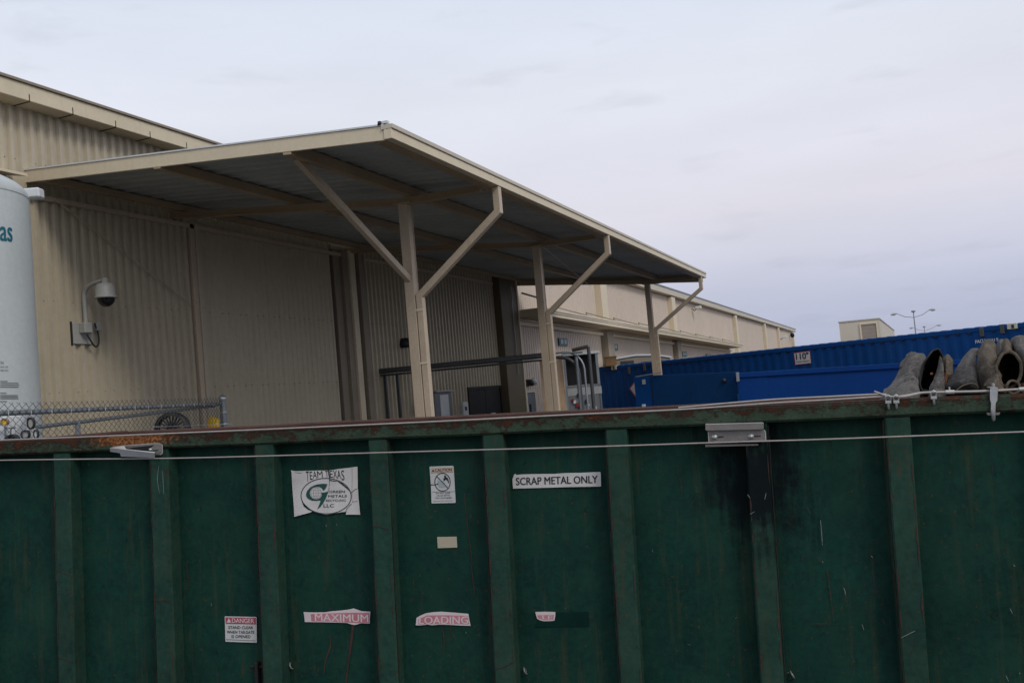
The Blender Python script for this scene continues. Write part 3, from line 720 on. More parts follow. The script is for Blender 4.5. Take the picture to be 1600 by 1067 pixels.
# 110" sticker
SG = lambda u, v, o=-.018: shp(1230+u/26.68, 540+v/26.68, o)
st = flat('height_sticker', [SG(262, 300), SG(950, 212), SG(1012, 738), SG(335, 815)], m_bandred, sh, label='white sticker with red border reading 110" INSIDE HEIGHT')
flat('sticker_face', [SG(290, 325, -.021), SG(930, 240, -.021), SG(985, 715, -.021), SG(350, 785, -.021)], m_vinyl, st)
text('lettering', '110"', SG(385, 600, -.024), SG(900, 545, -.024), SG(355, 330, -.024), m_print, st, .035)
text('lettering', 'INSIDE HEIGHT', SG(370, 722, -.024), SG(940, 670, -.024), SG(362, 655, -.024), m_print, st, .01)
PG = lambda u, v, o=-.018: shp(1510+u/17.78, 495+v/17.78, o)
text('container_number', 'PACU', PG(250, 745), PG(520, 705), PG(245, 650), m_whitebox, sh, .02)
text('container_number', '2015', PG(615, 705), PG(885, 662), PG(610, 625), m_whitebox, sh, .02)
# diamond placard
dm = [shp(px, py, -.018) for px, py in ((983, 607), (994, 592), (1005, 607), (994, 622))]
pl = flat('placard', dm, m_bandred, sh)
cdm = sum(dm, Vector())/4
flat('placard_face', [cdm+(q-cdm)*.82+Vector((0, -.004, 0)) for q in dm], m_vinyl, pl)

# ------------------------------------------------------------------ blue roll-off dumpster in front of it, tailgate swung open
P1 = far(1152, 582.5, 18.0); P2 = far(1500, 561.5, 17.2)
ex = (P2-P1).normalized(); ey = Vector((0, 0, 1)).cross(ex).normalized(); ez = ex.cross(ey)
rot = Matrix(((ex.x, ey.x, ez.x), (ex.y, ey.y, ez.y), (ex.z, ey.z, ez.z)))
bd_ = empty('blue_dumpster', P1-ez*1.85, rot, 'bright blue smooth-sided roll-off dumpster in front of the long container, its end gate open', 'dumpster')
H = 1.85; LN = 6.0
MB().box(0, LN, -.04, .08, H-.10, H).build('top_rail', m_blue2, bd_, .01)
MB().box(0.0, LN, .0, .05, .1, H-.10).build('side_panel', m_blue2, bd_)
MB().box(0.0, .55, -.012, -.001, .1, H-.10).build('corner_plate', m_blue2, bd_, .004)
MB().box(LN-.3, LN, -.03, -.001, .1, H-.10).build('corner_plate', m_blue2, bd_, .004)
MB().box(0, LN, 2.2, 2.3, .1, H).build('side_panel', m_blue2, bd_); MB().box(LN-.05, LN, .06, 2.19, .1, H).build('end_panel', m_blue2, bd_)
MB().box(0.02, LN-.06, .06, 2.19, .1, .16).build('floor_plate', m_blue2, bd_)
for y in (.4, 1.7): MB().box(.2, LN-.2, y, y+.15, -.02, .099).build('skid_rail', m_dark, bd_)
MB().box(-.03, .03, -.07, -.015, H-.17, H+.01).build('hinge', m_galv, bd_, .006); MB().box(-.03, .02, -.06, -.015, .6, H-.4).build('hinge_bar', m_blue3, bd_)
# gate, hinged at the left corner and folded forward
G1 = far(1017, 586.5, 19.2); G2 = far(1149, 581.0, 18.1)
gx = Vector((G2.x-G1.x, G2.y-G1.y, 0)); gl = gx.length; gx.normalize(); gz = Vector((0, 0, 1)); gyv = gz.cross(gx)
Rg = bd_.matrix_world.inverted()
def G(x, y, z): return Rg @ (Vector((G1.x, G1.y, 0))+gx*x+gyv*y+gz*z)
zt_ = (G1.z+G2.z)/2
b = MB(); b.hexa([G(0, 0, .1), G(gl, 0, .1), G(gl, .05, .1), G(0, .05, .1), G(0, 0, G1.z), G(gl, 0, G2.z), G(gl, .05, G2.z), G(0, .05, G1.z)])
gt = b.build('end_gate', m_blue3, bd_, .006)
gw = .42
b = MB(); b.hexa([G(-gw, .02, .1), G(-.03, .02, .1), G(-.03, .10, .1), G(-gw, .10, .1), G(-gw, .02, G1.z-.02), G(-.03, .02, G1.z-.02), G(-.03, .10, G1.z-.02), G(-gw, .10, G1.z-.02)])
b.build('gate_flap', m_blue, bd_, .006, label='narrow brighter blue flap')
MB().hexa([G(-.03, .03, .1), G(0, .03, .1), G(0, .06, .1), G(-.03, .06, .1), G(-.03, .03, G1.z), G(0, .03, G1.z), G(0, .06, G1.z), G(-.03, .06, G1.z)]).build('hinge_gap', m_black, bd_)
MB().tube([G(-gw+.08, -.04, G1.z+.0), G(0, -.04, G1.z+.02), G(.28, -.04, G1.z+.045)], .012, 6).build('gate_rod', m_galvbright, gt)
MB().lathe([(0, -.03), (.045, -.02), (.045, .02), (0, .03)], Matrix.Translation(G(gl*.87, -.02, zt_-.19)) @ Matrix.Rotation(R_(90), 4, 'X'), 10).build('gate_knob', m_black, gt)
MB().hexa([G(-.22, .0, G1.z-.17), G(-.15, .0, G1.z-.17), G(-.15, .018, G1.z-.17), G(-.22, .018, G1.z-.17), G(-.22, .0, G1.z-.07), G(-.15, .0, G1.z-.07), G(-.15, .018, G1.z-.07), G(-.22, .018, G1.z-.07)]).build('gate_tag', m_camgrey, gt)
MB().hexa([G(-.27, -.01, 1.45), G(-.20, -.01, 1.45), G(-.20, .018, 1.45), G(-.27, .018, 1.45), G(-.27, -.01, 1.53), G(-.20, -.01, 1.53), G(-.20, .018, 1.53), G(-.27, .018, 1.53)]).build('gate_latch', m_whitebox, gt)

# ------------------------------------------------------------------ background: cream block building and two street lamps
Q0 = far(1314.5, 540, 120); Q1 = far(1378, 540, 118.5)
bx = Vector((Q1.x-Q0.x, Q1.y-Q0.y, 0)); wl = bx.length; bx.normalize()
rx_ = ray(1448, 557); by = Vector((rx_.x, rx_.y, 0)).normalized()
hb = far(1314.5, 504, 120).z; hb2 = far(1378, 498, 118.5).z
ht = (hb+hb2)/2
cb = empty('cream_building', (Q0.x, Q0.y, 0), None, 'small cream flat-roofed building with a brown roller door far behind the blue container', 'building')
def cbp(u, v, z): return Vector((bx.x*u+by.x*v, bx.y*u+by.y*v, z))
DL = 60
b = MB(); b.hexa([cbp(0, 0, 0), cbp(wl, 0, 0), cbp(wl, DL, 0), cbp(0, DL, 0), cbp(0, 0, hb), cbp(wl, 0, hb2), cbp(wl, DL, hb2), cbp(0, DL, hb)]); b.build('wall', m_cream, cb)
b = MB(); b.hexa([cbp(-.1, -.1, hb+.01), cbp(wl+.1, -.1, hb2+.01), cbp(wl+.1, DL, hb2+.01), cbp(-.1, DL, hb+.01), cbp(-.1, -.1, hb+.16), cbp(wl+.1, -.1, hb2+.16), cbp(wl+.1, DL, hb2+.16), cbp(-.1, DL, hb+.16)]); b.build('roof', m_roofmat, cb)
d0 = (1349-1314.5)/63.5*wl; d1 = (1372.5-1314.5)/63.5*wl; dh = far(1360, 506, 119).z
rd = MB(); rd.hexa([cbp(d0, -.04, 0), cbp(d1, -.04, 0), cbp(d1, -.01, 0), cbp(d0, -.01, 0), cbp(d0, -.04, dh), cbp(d1, -.04, dh), cbp(d1, -.01, dh), cbp(d0, -.01, dh)])
rdo = rd.build('roller_door', m_rollup, cb)
b = MB()
for k in range(12):
    z = dh-.45*k-.2
    if z > .3: b.hexa([cbp(d0, -.055, z), cbp(d1, -.055, z), cbp(d1, -.041, z), cbp(d0, -.041, z), cbp(d0, -.048, z+.4), cbp(d1, -.048, z+.4), cbp(d1, -.041, z+.3), cbp(d0, -.041, z+.3)])
b.build('door_slat', m_rollup, rdo, kind='stuff')
b = MB(); b.hexa([cbp(d0-.18, -.16, 0), cbp(d0, -.16, 0), cbp(d0, -.01, 0), cbp(d0-.18, -.01, 0), cbp(d0-.18, -.16, dh+.2), cbp(d0, -.16, dh+.2), cbp(d0, -.01, dh+.2), cbp(d0-.18, -.01, dh+.2)])
b.hexa([cbp(d1, -.16, 0), cbp(d1+.18, -.16, 0), cbp(d1+.18, -.01, 0), cbp(d1, -.01, 0), cbp(d1, -.16, dh+.2), cbp(d1+.18, -.16, dh+.2), cbp(d1+.18, -.01, dh+.2), cbp(d1, -.01, dh+.2)])
b.hexa([cbp(d0, -.16, dh), cbp(d1, -.16, dh), cbp(d1, -.01, dh), cbp(d0, -.01, dh), cbp(d0, -.16, dh+.2), cbp(d1, -.16, dh+.2), cbp(d1, -.01, dh+.2), cbp(d0, -.01, dh+.2)])
b.build('door_frame', m_trim, rdo)
for (px, py, d, l, r_, lab) in ((1427, 487, 120, (1392, 492), (1461, 484), 'nearer and taller double-armed street lamp right of the cream building'), (1444, 511, 190, (1421, 513), (1470, 508), 'farther, lower double-armed street lamp just showing above the blue container')):
    T = far(px, py, d); k = d/FPX
    r = empty('street_lamp', (T.x, T.y, 0), None, lab, 'street lamp', 'double-armed street lamps beyond the container')
    MB().tube([(0, 0, 0), (0, 0, T.z)], [.10, .06], 8).build('pole', m_galv, r)
    MB().lathe([(0, .18), (.24, .15), (.28, 0), (0, -.15)], Matrix.Translation((0, 0, T.z)), 8).build('finial', m_galv, r)
    for (qx, qy) in (l, r_):
        E_ = far(qx, qy, d)-Vector((T.x, T.y, 0)); base = Vector((0, 0, T.z-(9 if d < 150 else 6)*k))
        elb = base+(E_-base)*.74+Vector((0, 0, .25)); mid = base+(E_-base)*.4-Vector((0, 0, .05))
        a_ = MB().tube([base, mid, elb, E_*.9+elb*.1], .045, 6).build('arm', m_galv, r)
        MB().tube([elb, (elb+E_)/2+Vector((0, 0, .02)), E_], [.07, .2, .1], 8).build('lamp_head', m_lightgrey, a_)

# ------------------------------------------------------------------ white gas tank
TR = .95; TC = Vector((-10.655, 8.00, 0))
tk = empty('gas_tank', TC, None, 'tall white cylindrical gas tank with teal lettering at the left edge beside the ribbed wall', 'tank')
prof = [(TR, .6), (TR, 5.02)]
for k in range(1, 10):
    t = k/9*math.pi/2; prof.append((TR*math.cos(t)**.9 if k < 9 else 0.0, 5.02+.36*math.sin(t)))
MB().lathe(prof, None, 64).build('shell', m_white, tk)
MB().lathe([(TR*.5, .0), (TR*.98, .02), (TR*.98, .6)], None, 32).build('skirt', m_white, tk)
MB().lathe([(TR+.004, 5.00), (TR+.008, 5.01), (TR+.004, 5.02)], None, 64).build('weld_seam', m_white, tk)
def tkp(px, py, extra=.004):        # line of sight onto the cylinder, in tank coordinates
    d = ray(px, py); o = EYE-TC; a = d.x*d.x+d.y*d.y; b_ = 2*(o.x*d.x+o.y*d.y); c_ = o.x*o.x+o.y*o.y-(TR+extra)**2
    t = (-b_-math.sqrt(b_*b_-4*a*c_))/(2*a); return o+d*t
def tkwrap(p):
    h = math.hypot(p.x, p.y); return Vector((p.x/h*(TR+.004), p.y/h*(TR+.004), p.z))
text('lettering', 'as', tkp(0.5, 376), tkp(19.5, 378), tkp(0, 354), m_teal, tk, .03, tkwrap)
def finetext(s, x0, x1, y, h): text('fine_print', s, tkp(x0, y), tkp(x1, y+.6), tkp(x0, y-h), m_finetext, tk, .0, tkwrap)
finetext('ON.', .5, 6.5, 568.5, 4.5)
text('fine_print', 'AND USE', tkp(.5, 574.5), tkp(12.5, 574.5), tkp(.5, 571.8), m_finetext, tk, 0, tkwrap)
text('fine_print', 'ABLE GAS', tkp(.5, 580), tkp(13, 580), tkp(.5, 577), m_finetext, tk, 0, tkwrap)
for k, (y, x1) in enumerate(((595, 12), (598, 29), (601, 30), (604, 29), (613.5, 10), (617, 28), (619.5, 28), (622, 29), (626.5, 11))):
    pts = [tkp(.5+(x1-.5)*i/6, y) for i in range(7)]
    V = []; F = []
    for q in pts: V += [q, q+Vector((0, 0, -.010))]
    for i in range(6): F.append((2*i, 2*i+2, 2*i+3, 2*i+1))
    MB().add(V, F).build('fine_print', m_finetext, tk, kind='stuff')
# white arm at the top, right of the tank
q = onY(50, 303, 8.7)-TC
q = far(50, 303.5, 12.2)-TC
ax = r0
b = MB(); b.bar(q-r0*.3, q+r0*.13, .16, .135); b.build('top_bracket', m_whitebox, tk, .02)
# white valve panel with gauges
zc1 = far(20, 670, 10.1)-TC
rotp = Matrix(((r0.x, -math.sin(YAW), 0), (r0.y, math.cos(YAW), 0), (0, 0, 1)))
def PP(px, py, d=10.1): return far(px, py, d)-TC
vp = MB()
c0_ = PP(-40, 650); c1_ = PP(43, 648.5); h0 = PP(43, 700).z
vp.hexa([Vector((c0_.x, c0_.y, h0-.5)), Vector((c1_.x, c1_.y, h0-.5)), Vector((c1_.x, c1_.y, h0-.5))-ray(0, 0)*-.05, Vector((c0_.x, c0_.y, h0-.5))+ray(0, 0)*.05,
         Vector((c0_.x, c0_.y, c1_.z)), Vector((c1_.x, c1_.y, c1_.z)), Vector((c1_.x, c1_.y, c1_.z))+ray(0, 0)*.05, Vector((c0_.x, c0_.y, c1_.z))+ray(0, 0)*.05])
vp.build('valve_panel', m_whitebox, tk)
def gauge(px, py, r_, ring, face, d=9.98, sx=1.0):
    ctr = PP(px, py, d); Mx = Matrix.Translation(ctr) @ (Matrix(((r0.x, 0, math.sin(YAW)), (r0.y, 0, -math.cos(YAW)), (0, 1, 0)))).to_4x4() @ Matrix.Diagonal((sx, 1, 1, 1))
    rr = r_*d/FPX
    g1 = MB().lathe([(rr*.72, .02), (rr, .03), (rr, -.02), (0, -.02)], Mx, 18).build('gauge', ring, tk)
    MB().lathe([(0, .012), (rr*.78, .012)], Mx, 18).build('dial', face, g1)
gauge(8, 659, 5.5, m_tan, m_yellow); gauge(49, 661, 9.5, m_black, m_camgrey, 9.9, .55); gauge(40.5, 679, 7.5, m_black, m_lightgrey, 9.9, .85); gauge(57, 678, 7, m_black, m_whitebox, 9.9, .45)
gauge(20, 690, 12, m_black, m_dark, 9.9)
MB().tube([PP(8, 665, 9.95), PP(9, 692, 9.95)], .012, 6).tube([PP(8, 669, 9.95), PP(24, 668, 9.95)], .010, 6).tube([PP(17, 669, 9.95), PP(16, 690, 9.95)], .008, 6).build('gauge_pipe', m_galv, tk)

# ------------------------------------------------------------------ dome camera on the ribbed wall
CY_ = 11.30
pc = empty('security_camera', (WX, CY_, 0), None, 'pale dome camera on a gooseneck arm bolted to the ribbed wall right of the tank', 'security camera')
def cy(px, py, Y=CY_): q = onY(px, py, Y); return q-Vector((WX, CY_, 0))
wb = onX(132, 521, WX+.1); zb = wb.z
MB().box(.045, .075, wb.y-CY_-.20, wb.y-CY_+.20, zb-.17, zb+.17).build('back_plate', m_camgrey, pc, .005)
MB().box(.076, .20, wb.y-CY_-.08, wb.y-CY_+.08, zb+.0, zb+.17).build('mount_box', m_camgrey, pc, .01)
MB().box(.076, .14, wb.y-CY_+.22, wb.y-CY_+.30, zb+.05, zb+.19).build('side_box', m_camgrey, pc, .008)
MB().box(.04, .07, wb.y-CY_-.225, wb.y-CY_-.203, zb-.19, zb+.19).build('strut', m_black, pc, .003)
yy = wb.y-CY_
pts = [Vector((.14, yy, zb+.16))]
tz_ = onX(132, 458, WX+.14).z
pts.append(Vector((.14, yy, tz_-.06)))
for k in range(1, 8):
    t = k/7*R_(75); pts.append(Vector((.14+.30*(1-math.cos(t)), yy, tz_-.06+.20*math.sin(t)*1.0)))
pts.append(Vector((.62, yy, tz_+.16)))
MB().tube(pts, .035, 10).build('gooseneck', m_camgrey, pc)
dc_ = Vector((.60, yy, tz_+.16))
MB().lathe([(0, .03), (.05, .02), (.05, -.05), (.125, -.07), (.15, -.13), (.155, -.26), (.175, -.28), (.175, -.30), (.12, -.30)], Matrix.Translation(dc_), 24).build('housing', m_camgrey, pc)
MB().lathe([(.135, -.30), (.128, -.35), (.095, -.40), (.05, -.43), (0, -.44)], Matrix.Translation(dc_), 20).build('smoked_dome', m_glassdark, pc)
cab_ = [Vector((.15, yy+.0, zb-.02)), Vector((.17, yy+.05, zb-.12)), Vector((.17, yy+.14, zb-.22)), Vector((.15, yy+.23, zb-.16)), Vector((.13, yy+.25, zb+.0)), Vector((.12, yy+.20, zb+.17))]
def smooth_pts(P, n=6):
    P = [Vector(p) for p in P]; out = []
    for i in range(len(P)-1):
        p0 = P[max(i-1, 0)]; p1 = P[i]; p2 = P[i+1]; p3 = P[min(i+2, len(P)-1)]
        for k in range(n):
            t = k/n; out.append(.5*((2*p1)+(-p0+p2)*t+(2*p0-5*p1+4*p2-p3)*t*t+(-p0+3*p1-3*p2+p3)*t**3))
    out.append(P[-1]); return out
MB().tube(smooth_pts(cab_), .014, 6).build('cable', m_black, pc)

# ------------------------------------------------------------------ chain-link fence
FA = onZ(0, 646, 2.25); FB = onZ(346, 631, 2.25); fd = Vector((FB.x-FA.x, FB.y-FA.y, 0)); FL0 = fd.length; fd.normalize()
F0 = Vector((FA.x, FA.y, 0))-fd*.8; FL = FL0+.8
fc = empty('chain_link_fence', F0, Matrix(((fd.x, -fd.y, 0), (fd.y, fd.x, 0), (0, 0, 1))), 'galvanised chain-link fence with top rail and slanting brace in front of the tank and wall', 'fence')
MB().tube([(0, 0, 2.25), (FL, 0, 2.25)], .030, 10).build('top_rail', m_galv, fc)
MB().tube([(FL+.06, 0, 0), (FL+.06, 0, 2.33)], .055, 12).build('post', m_galv, fc)
MB().lathe([(0, .07), (.05, .05), (.07, 0), (.06, -.03)], Matrix.Translation((FL+.06, 0, 2.34)), 12).build('post_cap', m_galvbright, fc)
MB().tube([(.0, .0, 0), (.0, 0, 2.2)], .04, 10).build('post', m_galv, fc)
def fcx(px, py, off=.04):
    d = ray(px, py); nrm = Vector((-fd.y, fd.x, 0)); t = (F0+nrm*off-EYE).dot(nrm)/d.dot(nrm); q = EYE+d*t
    return Vector(((q-F0).dot(fd), off, q.z))
b0 = fcx(58, 667); b1 = fcx(335, 634)
MB().tube([b0, b1], .024, 8).build('brace_rail', m_galv, fc)
b2 = fcx(121, 660)
MB().tube([(b2.x, .04, 0), (b2.x, .04, b2.z+.03)], .032, 8).build('post', m_galv, fc)
mesh = MB(); pit = .066; nw = int(FL/pit)
for i in range(nw):
    x = i*pit; pts = []
    z = 2.34; s_ = 1 if i % 2 else -1
    k = 0
    pts.append(Vector((x-.008, -.034, 2.355)))
    while z > .9:
        pts.append(Vector((x+s_*(pit/2 if k % 2 else -pit/2)*.98, -.034+(.006 if k % 2 else -.004), z))); z -= pit*.62; k += 1
    mesh.tube(pts, .0038, 3, cap=False)
mesh.build('chain_mesh', M('dull_chain_wire', (0.10, 0.11, 0.12), .6, .2, .1, 4, .1, .0, 60), fc, kind='stuff')
for i in range(0, 18):
    x = FL-.05-i*.42
    MB().tube([(x, -.036, 2.22), (x, -.04, 2.285), (x+.01, .036, 2.285), (x+.01, .036, 2.22)], .004, 4).build('tie_wire', m_galvbright, fc)
for z in (2.1, 1.9):
    MB().lathe([(.058, -.015), (.062, 0), (.058, .015)], Matrix.Translation((FL+.06, 0, z)), 12).build('tension_band', m_galvbright, fc)
# fan guard, yellow cap and pale pipe behind the fence
P = far(269, 671, 14.3)
fnr = empty('fan_unit', (P.x, P.y, P.z), rotp, 'round black ventilator with radial slats just showing behind the chain-link fence', 'fan')
rr = 27*14.3/FPX
MB().lathe([(rr*.8, .06), (rr, .05), (rr, -.08), (rr*.8, -.08)], Matrix.Rotation(R_(90), 4, 'X'), 28).build('ring', m_black, fnr)
for k in range(22):
    a = k/22*2*math.pi; b = MB(); b.bar((math.cos(a)*rr*.2, 0, math.sin(a)*rr*.2), (math.cos(a)*rr*.84, 0, math.sin(a)*rr*.84), .018, .03, (0, 1, 0)); b.build('slat', m_black, fnr)
MB().box(-.12, .12, -.05, .1, -P.z, -rr*.7).build('stand', m_dark, fnr)
MB().lathe([(0, .05), (rr*.25, .04), (rr*.25, -.04), (0, -.05)], Matrix.Rotation(R_(90), 4, 'X'), 12).build('hub', m_dark, fnr)
P = far(333, 660, 15.6)
yv = empty('yellow_bollard', (P.x, P.y, 0), None, 'yellow domed bollard top behind the fence next to its end post', 'bollard')
MB().lathe([(.10, 0), (.10, P.z-.02), (.095, P.z+.03), (.075, P.z+.07), (.04, P.z+.095), (0, P.z+.10)], None, 16).build('post', m_yellow, yv)
A = far(238, 667, 13.4); B_ = far(362, 662.5, 15.0)
MB().tube([Vector((A.x, A.y, 0)), A, B_, Vector((B_.x, B_.y, 0))], .012, 6, smooth=False).build('thin_rail', m_lightgrey, None, label='thin pale pipe rail running low across the foot of the fence', cat='rail')

# ================================================================== GREEN DUMPSTER
O = far(800, 652, 5.0)
e1 = -(ray(-5745, 960)); e1.normalize()
e2 = ray(-620, -26400); e2 = e2-e1*e1.dot(e2); e2.normalize()
e3 = e2.cross(e1)
rotD = Matrix(((e1.x, e3.x, e2.x), (e1.y, e3.y, e2.y), (e1.z, e3.z, e2.z)))
du = empty('green_dumpster', O, rotD, 'dark green rusty ribbed scrap metal dumpster filling the foreground', 'dumpster')
def D(px, py, yo=0.0):            # line of sight onto the dumpster's side plane set back by yo, in dumpster coordinates
    d = ray(px, py); t = (O+e3*yo-EYE).dot(e3)/d.dot(e3); q = EYE+d*t-O
    return Vector((q.dot(e1), yo, q.dot(e2)))
XL, XR, ZB, YW = -4.0, 3.35, -1.62, 2.35
PY = .105      # recess of the side plates
# rails
def wavy_rail(y0, y1, z0, z1, name, mat, x0=XL, x1=XR, n=60, amp=.004, bev=.012):
    V = []; F = []
    for i in range(n+1):
        x = x0+(x1-x0)*i/n
        dz = amp*noise.noise(Vector((x*1.7, y0*3, 0))); dy = amp*noise.noise(Vector((x*2.3, 5+y0, 1)))
        for (y, z) in ((y0+bev, z0), (y1-bev, z0), (y1, z0+bev), (y1, z1-bev), (y1-bev, z1), (y0+bev, z1), (y0, z1-bev), (y0, z0+bev)):
            V.append((x, y+dy, z+dz))
    for i in range(n):
        for k in range(8): F.append((i*8+k, i*8+(k+1) % 8, (i+1)*8+(k+1) % 8, (i+1)*8+k))
    F += [tuple(range(7, -1, -1)), tuple(n*8+k for k in range(8))]
    return MB().add(V, F).build(name, mat, du)
wavy_rail(0, .11, -.088, -.001, 'top_rail', m_rail)
wavy_rail(YW-.10, YW, -.12, -.030, 'top_rail', m_rustin)
MB().box(XL, XL+.09, .115, YW-.105, -.10, -.02).build('top_rail', m_rustin, du, .01)
MB().box(XR-.09, XR, .115, YW-.105, -.10, -.02).build('top_rail', m_rustin, du, .01)
ribs = [(-3.55, -3.435), (-2.866, -2.751), (-2.208, -2.086), (-1.529, -1.413), (-.833, -.722), (-.172, -.057), (.499, .612), (1.21, 1.323), (1.886, 2.005), (2.60, 2.72), (3.2, 3.32)]
for (a, b_) in ribs:
    V = []; F = []; n = 14
    for i in range(n+1):
        z = ZB+(-.090-ZB)*i/n
        j = .004*noise.noise(Vector((a*3, 0, z*2))); j2 = .003*noise.noise(Vector((b_*3, 4, z*3)))
        for (x, y) in ((a-.004, PY), (a+j, .018), (a+.008+j, .010+j2), (b_-.008+j, .010+j2), (b_+j, .018), (b_+.004, PY)):
            V.append((x, y, z))
    for i in range(n):
        for k in range(5): F.append((i*6+k, i*6+k+1, (i+1)*6+k+1, (i+1)*6+k))
    MB().add(V, F).build('rib', m_greenrib, du)
edges = [XL]+[(a+b_)/2 for a, b_ in ribs]+[XR]
for i in range(len(edges)-1):
    x0, x1 = edges[i], edges[i+1]
    if x1-x0 < .03: continue
    V = []; F = []; nx, nz_ = 12, 22
    for a in range(nx+1):
        for c_ in range(nz_+1):
            x = x0+(x1-x0)*a/nx; z = ZB+(-.03-ZB)*c_/nz_
            e = min(1, 4*min(a/nx, 1-a/nx))
            d = e*(.020*noise.noise(Vector((x*1.6, 0, z*1.3)))+.005*noise.noise(Vector((x*5, 2, z*4)))) - e*.004*math.sin(a/nx*math.pi)
            V.append((x, PY+.004+d*.7, z))
    for a in range(nx):
        for c_ in range(nz_): q = a*(nz_+1)+c_; F.append((q, q+nz_+1, q+nz_+2, q+1))
    MB().add(V, F, True).build('side_plate', m_green, du)
MB().box(XL, XR, YW-.06, YW-.03, ZB, -.12).build('side_plate', m_rustin, du, label='far side plate, rusty inside')
MB().box(XL, XL+.03, .115, YW-.06, ZB, -.10).build('end_plate', m_green, du); MB().box(XR-.03, XR, .115, YW-.06, ZB, -.10).build('end_plate', m_green, du)
MB().box(XL, XR, .13, YW-.06, ZB-.03, ZB).build('floor_plate', m_rustin, du)
MB().box(XL, XR, .0, .12, ZB-.13, ZB-.031).build('bottom_rail', m_greenrib, du, .01)
for y in (.65, 1.55): MB().box(XL, XR, y, y+.13, ZB-.20, ZB-.031).build('skid_rail', m_greenrib, du)
for x in (XL+.5, XR-.5):
    for y in (.55, 1.78): MB().lathe([(0, -.05), (.12, -.05), (.12, .05), (0, .05)], Matrix.Translation((x, y, ZB-.13)) @ Matrix.Rotation(R_(90), 4, 'X'), 16).build('roller', m_dark, du)
# seam strip left of the fourth rib: rusty lap joint
q0 = D(399, 700, .06); q1 = D(404, 1060, .06)
MB().box(-1.560, -1.535, .075, PY+.0, ZB, -.09).build('lap_joint', m_rustin, du, .004)
# rusty weld beads beside several ribs
m_weld = M('dark_weld', (.014, .010, .007), .8, 0, .5, 6, .3, .2, 80)
for (a, b_), side in zip(ribs[1:9], (0, 0, 0, 1, 0, 0, 1, 0)):
    x = a-.006 if side == 0 else b_+.006
    pts = [Vector((x+.004*noise.noise(Vector((x, z*7, 3))), .022+.002*math.sin(z*40), z)) for z in [ZB+(-.1-ZB)*k/40 for k in range(41)]]
    MB().tube(pts, [.0022+.0018*abs(noise.noise(Vector((x*9, k*.37, 0)))) for k in range(41)], 4, cap=False).build('weld_bead', m_weld, du)
SY = PY-.006; TY = SY-.0016
CUR = (SY, TY)
def LY(S, **kw): pass
# --- company sticker
S1 = lambda u, v, o=SY: D(440+u/10.67, 710+v/10.67, o)
outl = [(155, 260), (200, 272), (250, 275), (400, 270), (520, 268), (600, 265), (700, 266), (770, 262), (783, 300), (792, 262), (850, 256), (950, 238), (1100, 222), (1265, 200), (1268, 380), (1270, 558), (1274, 575), (1280, 700), (1290, 800), (1310, 1000), (1190, 998), (1070, 1000), (1078, 950), (1000, 958), (900, 975), (820, 990), (750, 1000), (680, 990), (600, 965), (520, 940), (480, 962), (380, 990), (300, 1010), (210, 1035), (205, 900), (195, 760), (175, 500), (165, 300)]
TH = Vector((0, .0012, 0))
ds = flat('company_sticker', [S1(u, v) for u, v in outl], m_vinyl, du, TH, label='torn white recycling company sticker with a green G and globe')
gpoly = [(765, 490), (700, 484), (620, 490), (545, 508), (475, 548), (428, 600), (406, 655), (414, 702), (448, 742), (500, 765), (560, 772), (622, 764), (650, 766), (640, 800), (620, 850), (595, 912), (645, 872), (690, 812), (730, 742), (757, 680), (776, 612), (720, 628), (655, 633), (668, 660), (665, 690), (648, 716), (610, 740), (560, 746), (512, 726), (480, 690), (468, 640), (480, 592), (520, 552), (575, 534), (628, 540), (670, 562), (692, 602), (716, 588), (742, 548)]
flat('logo_letter', [S1(u, v, TY) for u, v in gpoly], m_logogreen, ds)
def ringpoly(S, cx, cy_, rx, ry, th, name, mat, parent, tilt=0.0, o=TY, n=48, a0=0, a1=360):
    V = []; F = []; full = (a1-a0) >= 360
    for k in range(n+1):
        a = R_(a0+(a1-a0)*k/n); c_, s_ = math.cos(a), math.sin(a)
        for rr_ in (0, th):
            x = (rx-rr_)*c_; y = (ry-rr_)*s_
            V.append(S(cx+x*math.cos(tilt)-y*math.sin(tilt), cy_+x*math.sin(tilt)+y*math.cos(tilt), o))
    for k in range(n): F.append((2*k, 2*k+2, 2*k+3, 2*k+1))
    return MB().add(V, F).build(name, mat, parent)
ringpoly(S1, 742, 690, 425, 302, 13, 'logo_oval', m_print, ds, R_(1.5))
ringpoly(S1, 572, 640, 92, 100, 6, 'logo_globe', m_globe, ds)
ringpoly(S1, 572, 640, 45, 100, 6, 'logo_globe', m_globe, ds)
def line(S, pts, w_, name, mat, parent, o=TY-.0006):
    P = [Vector((u, v)) for u, v in pts]; V = []; F = []
    for i, p_ in enumerate(P):
        t = (P[min(i+1, len(P)-1)]-P[max(i-1, 0)]).normalized(); nn = Vector((-t.y, t.x))
        ww = w_ if not isinstance(w_, (list, tuple)) else w_[i]
        for s_ in (-1, 1): V.append(S(p_.x+nn.x*ww/2*s_, p_.y+nn.y*ww/2*s_, o))
    for i in range(len(P)-1): F.append((2*i, 2*i+2, 2*i+3, 2*i+1))
    return MB().add(V, F).build(name, mat, parent)
for v in (595, 640, 685): line(S1, [(488, v), (655, v)], 5, 'logo_globe', m_globe, ds, TY)
line(S1, [(572, 542), (572, 738)], 5, 'logo_globe', m_globe, ds, TY)
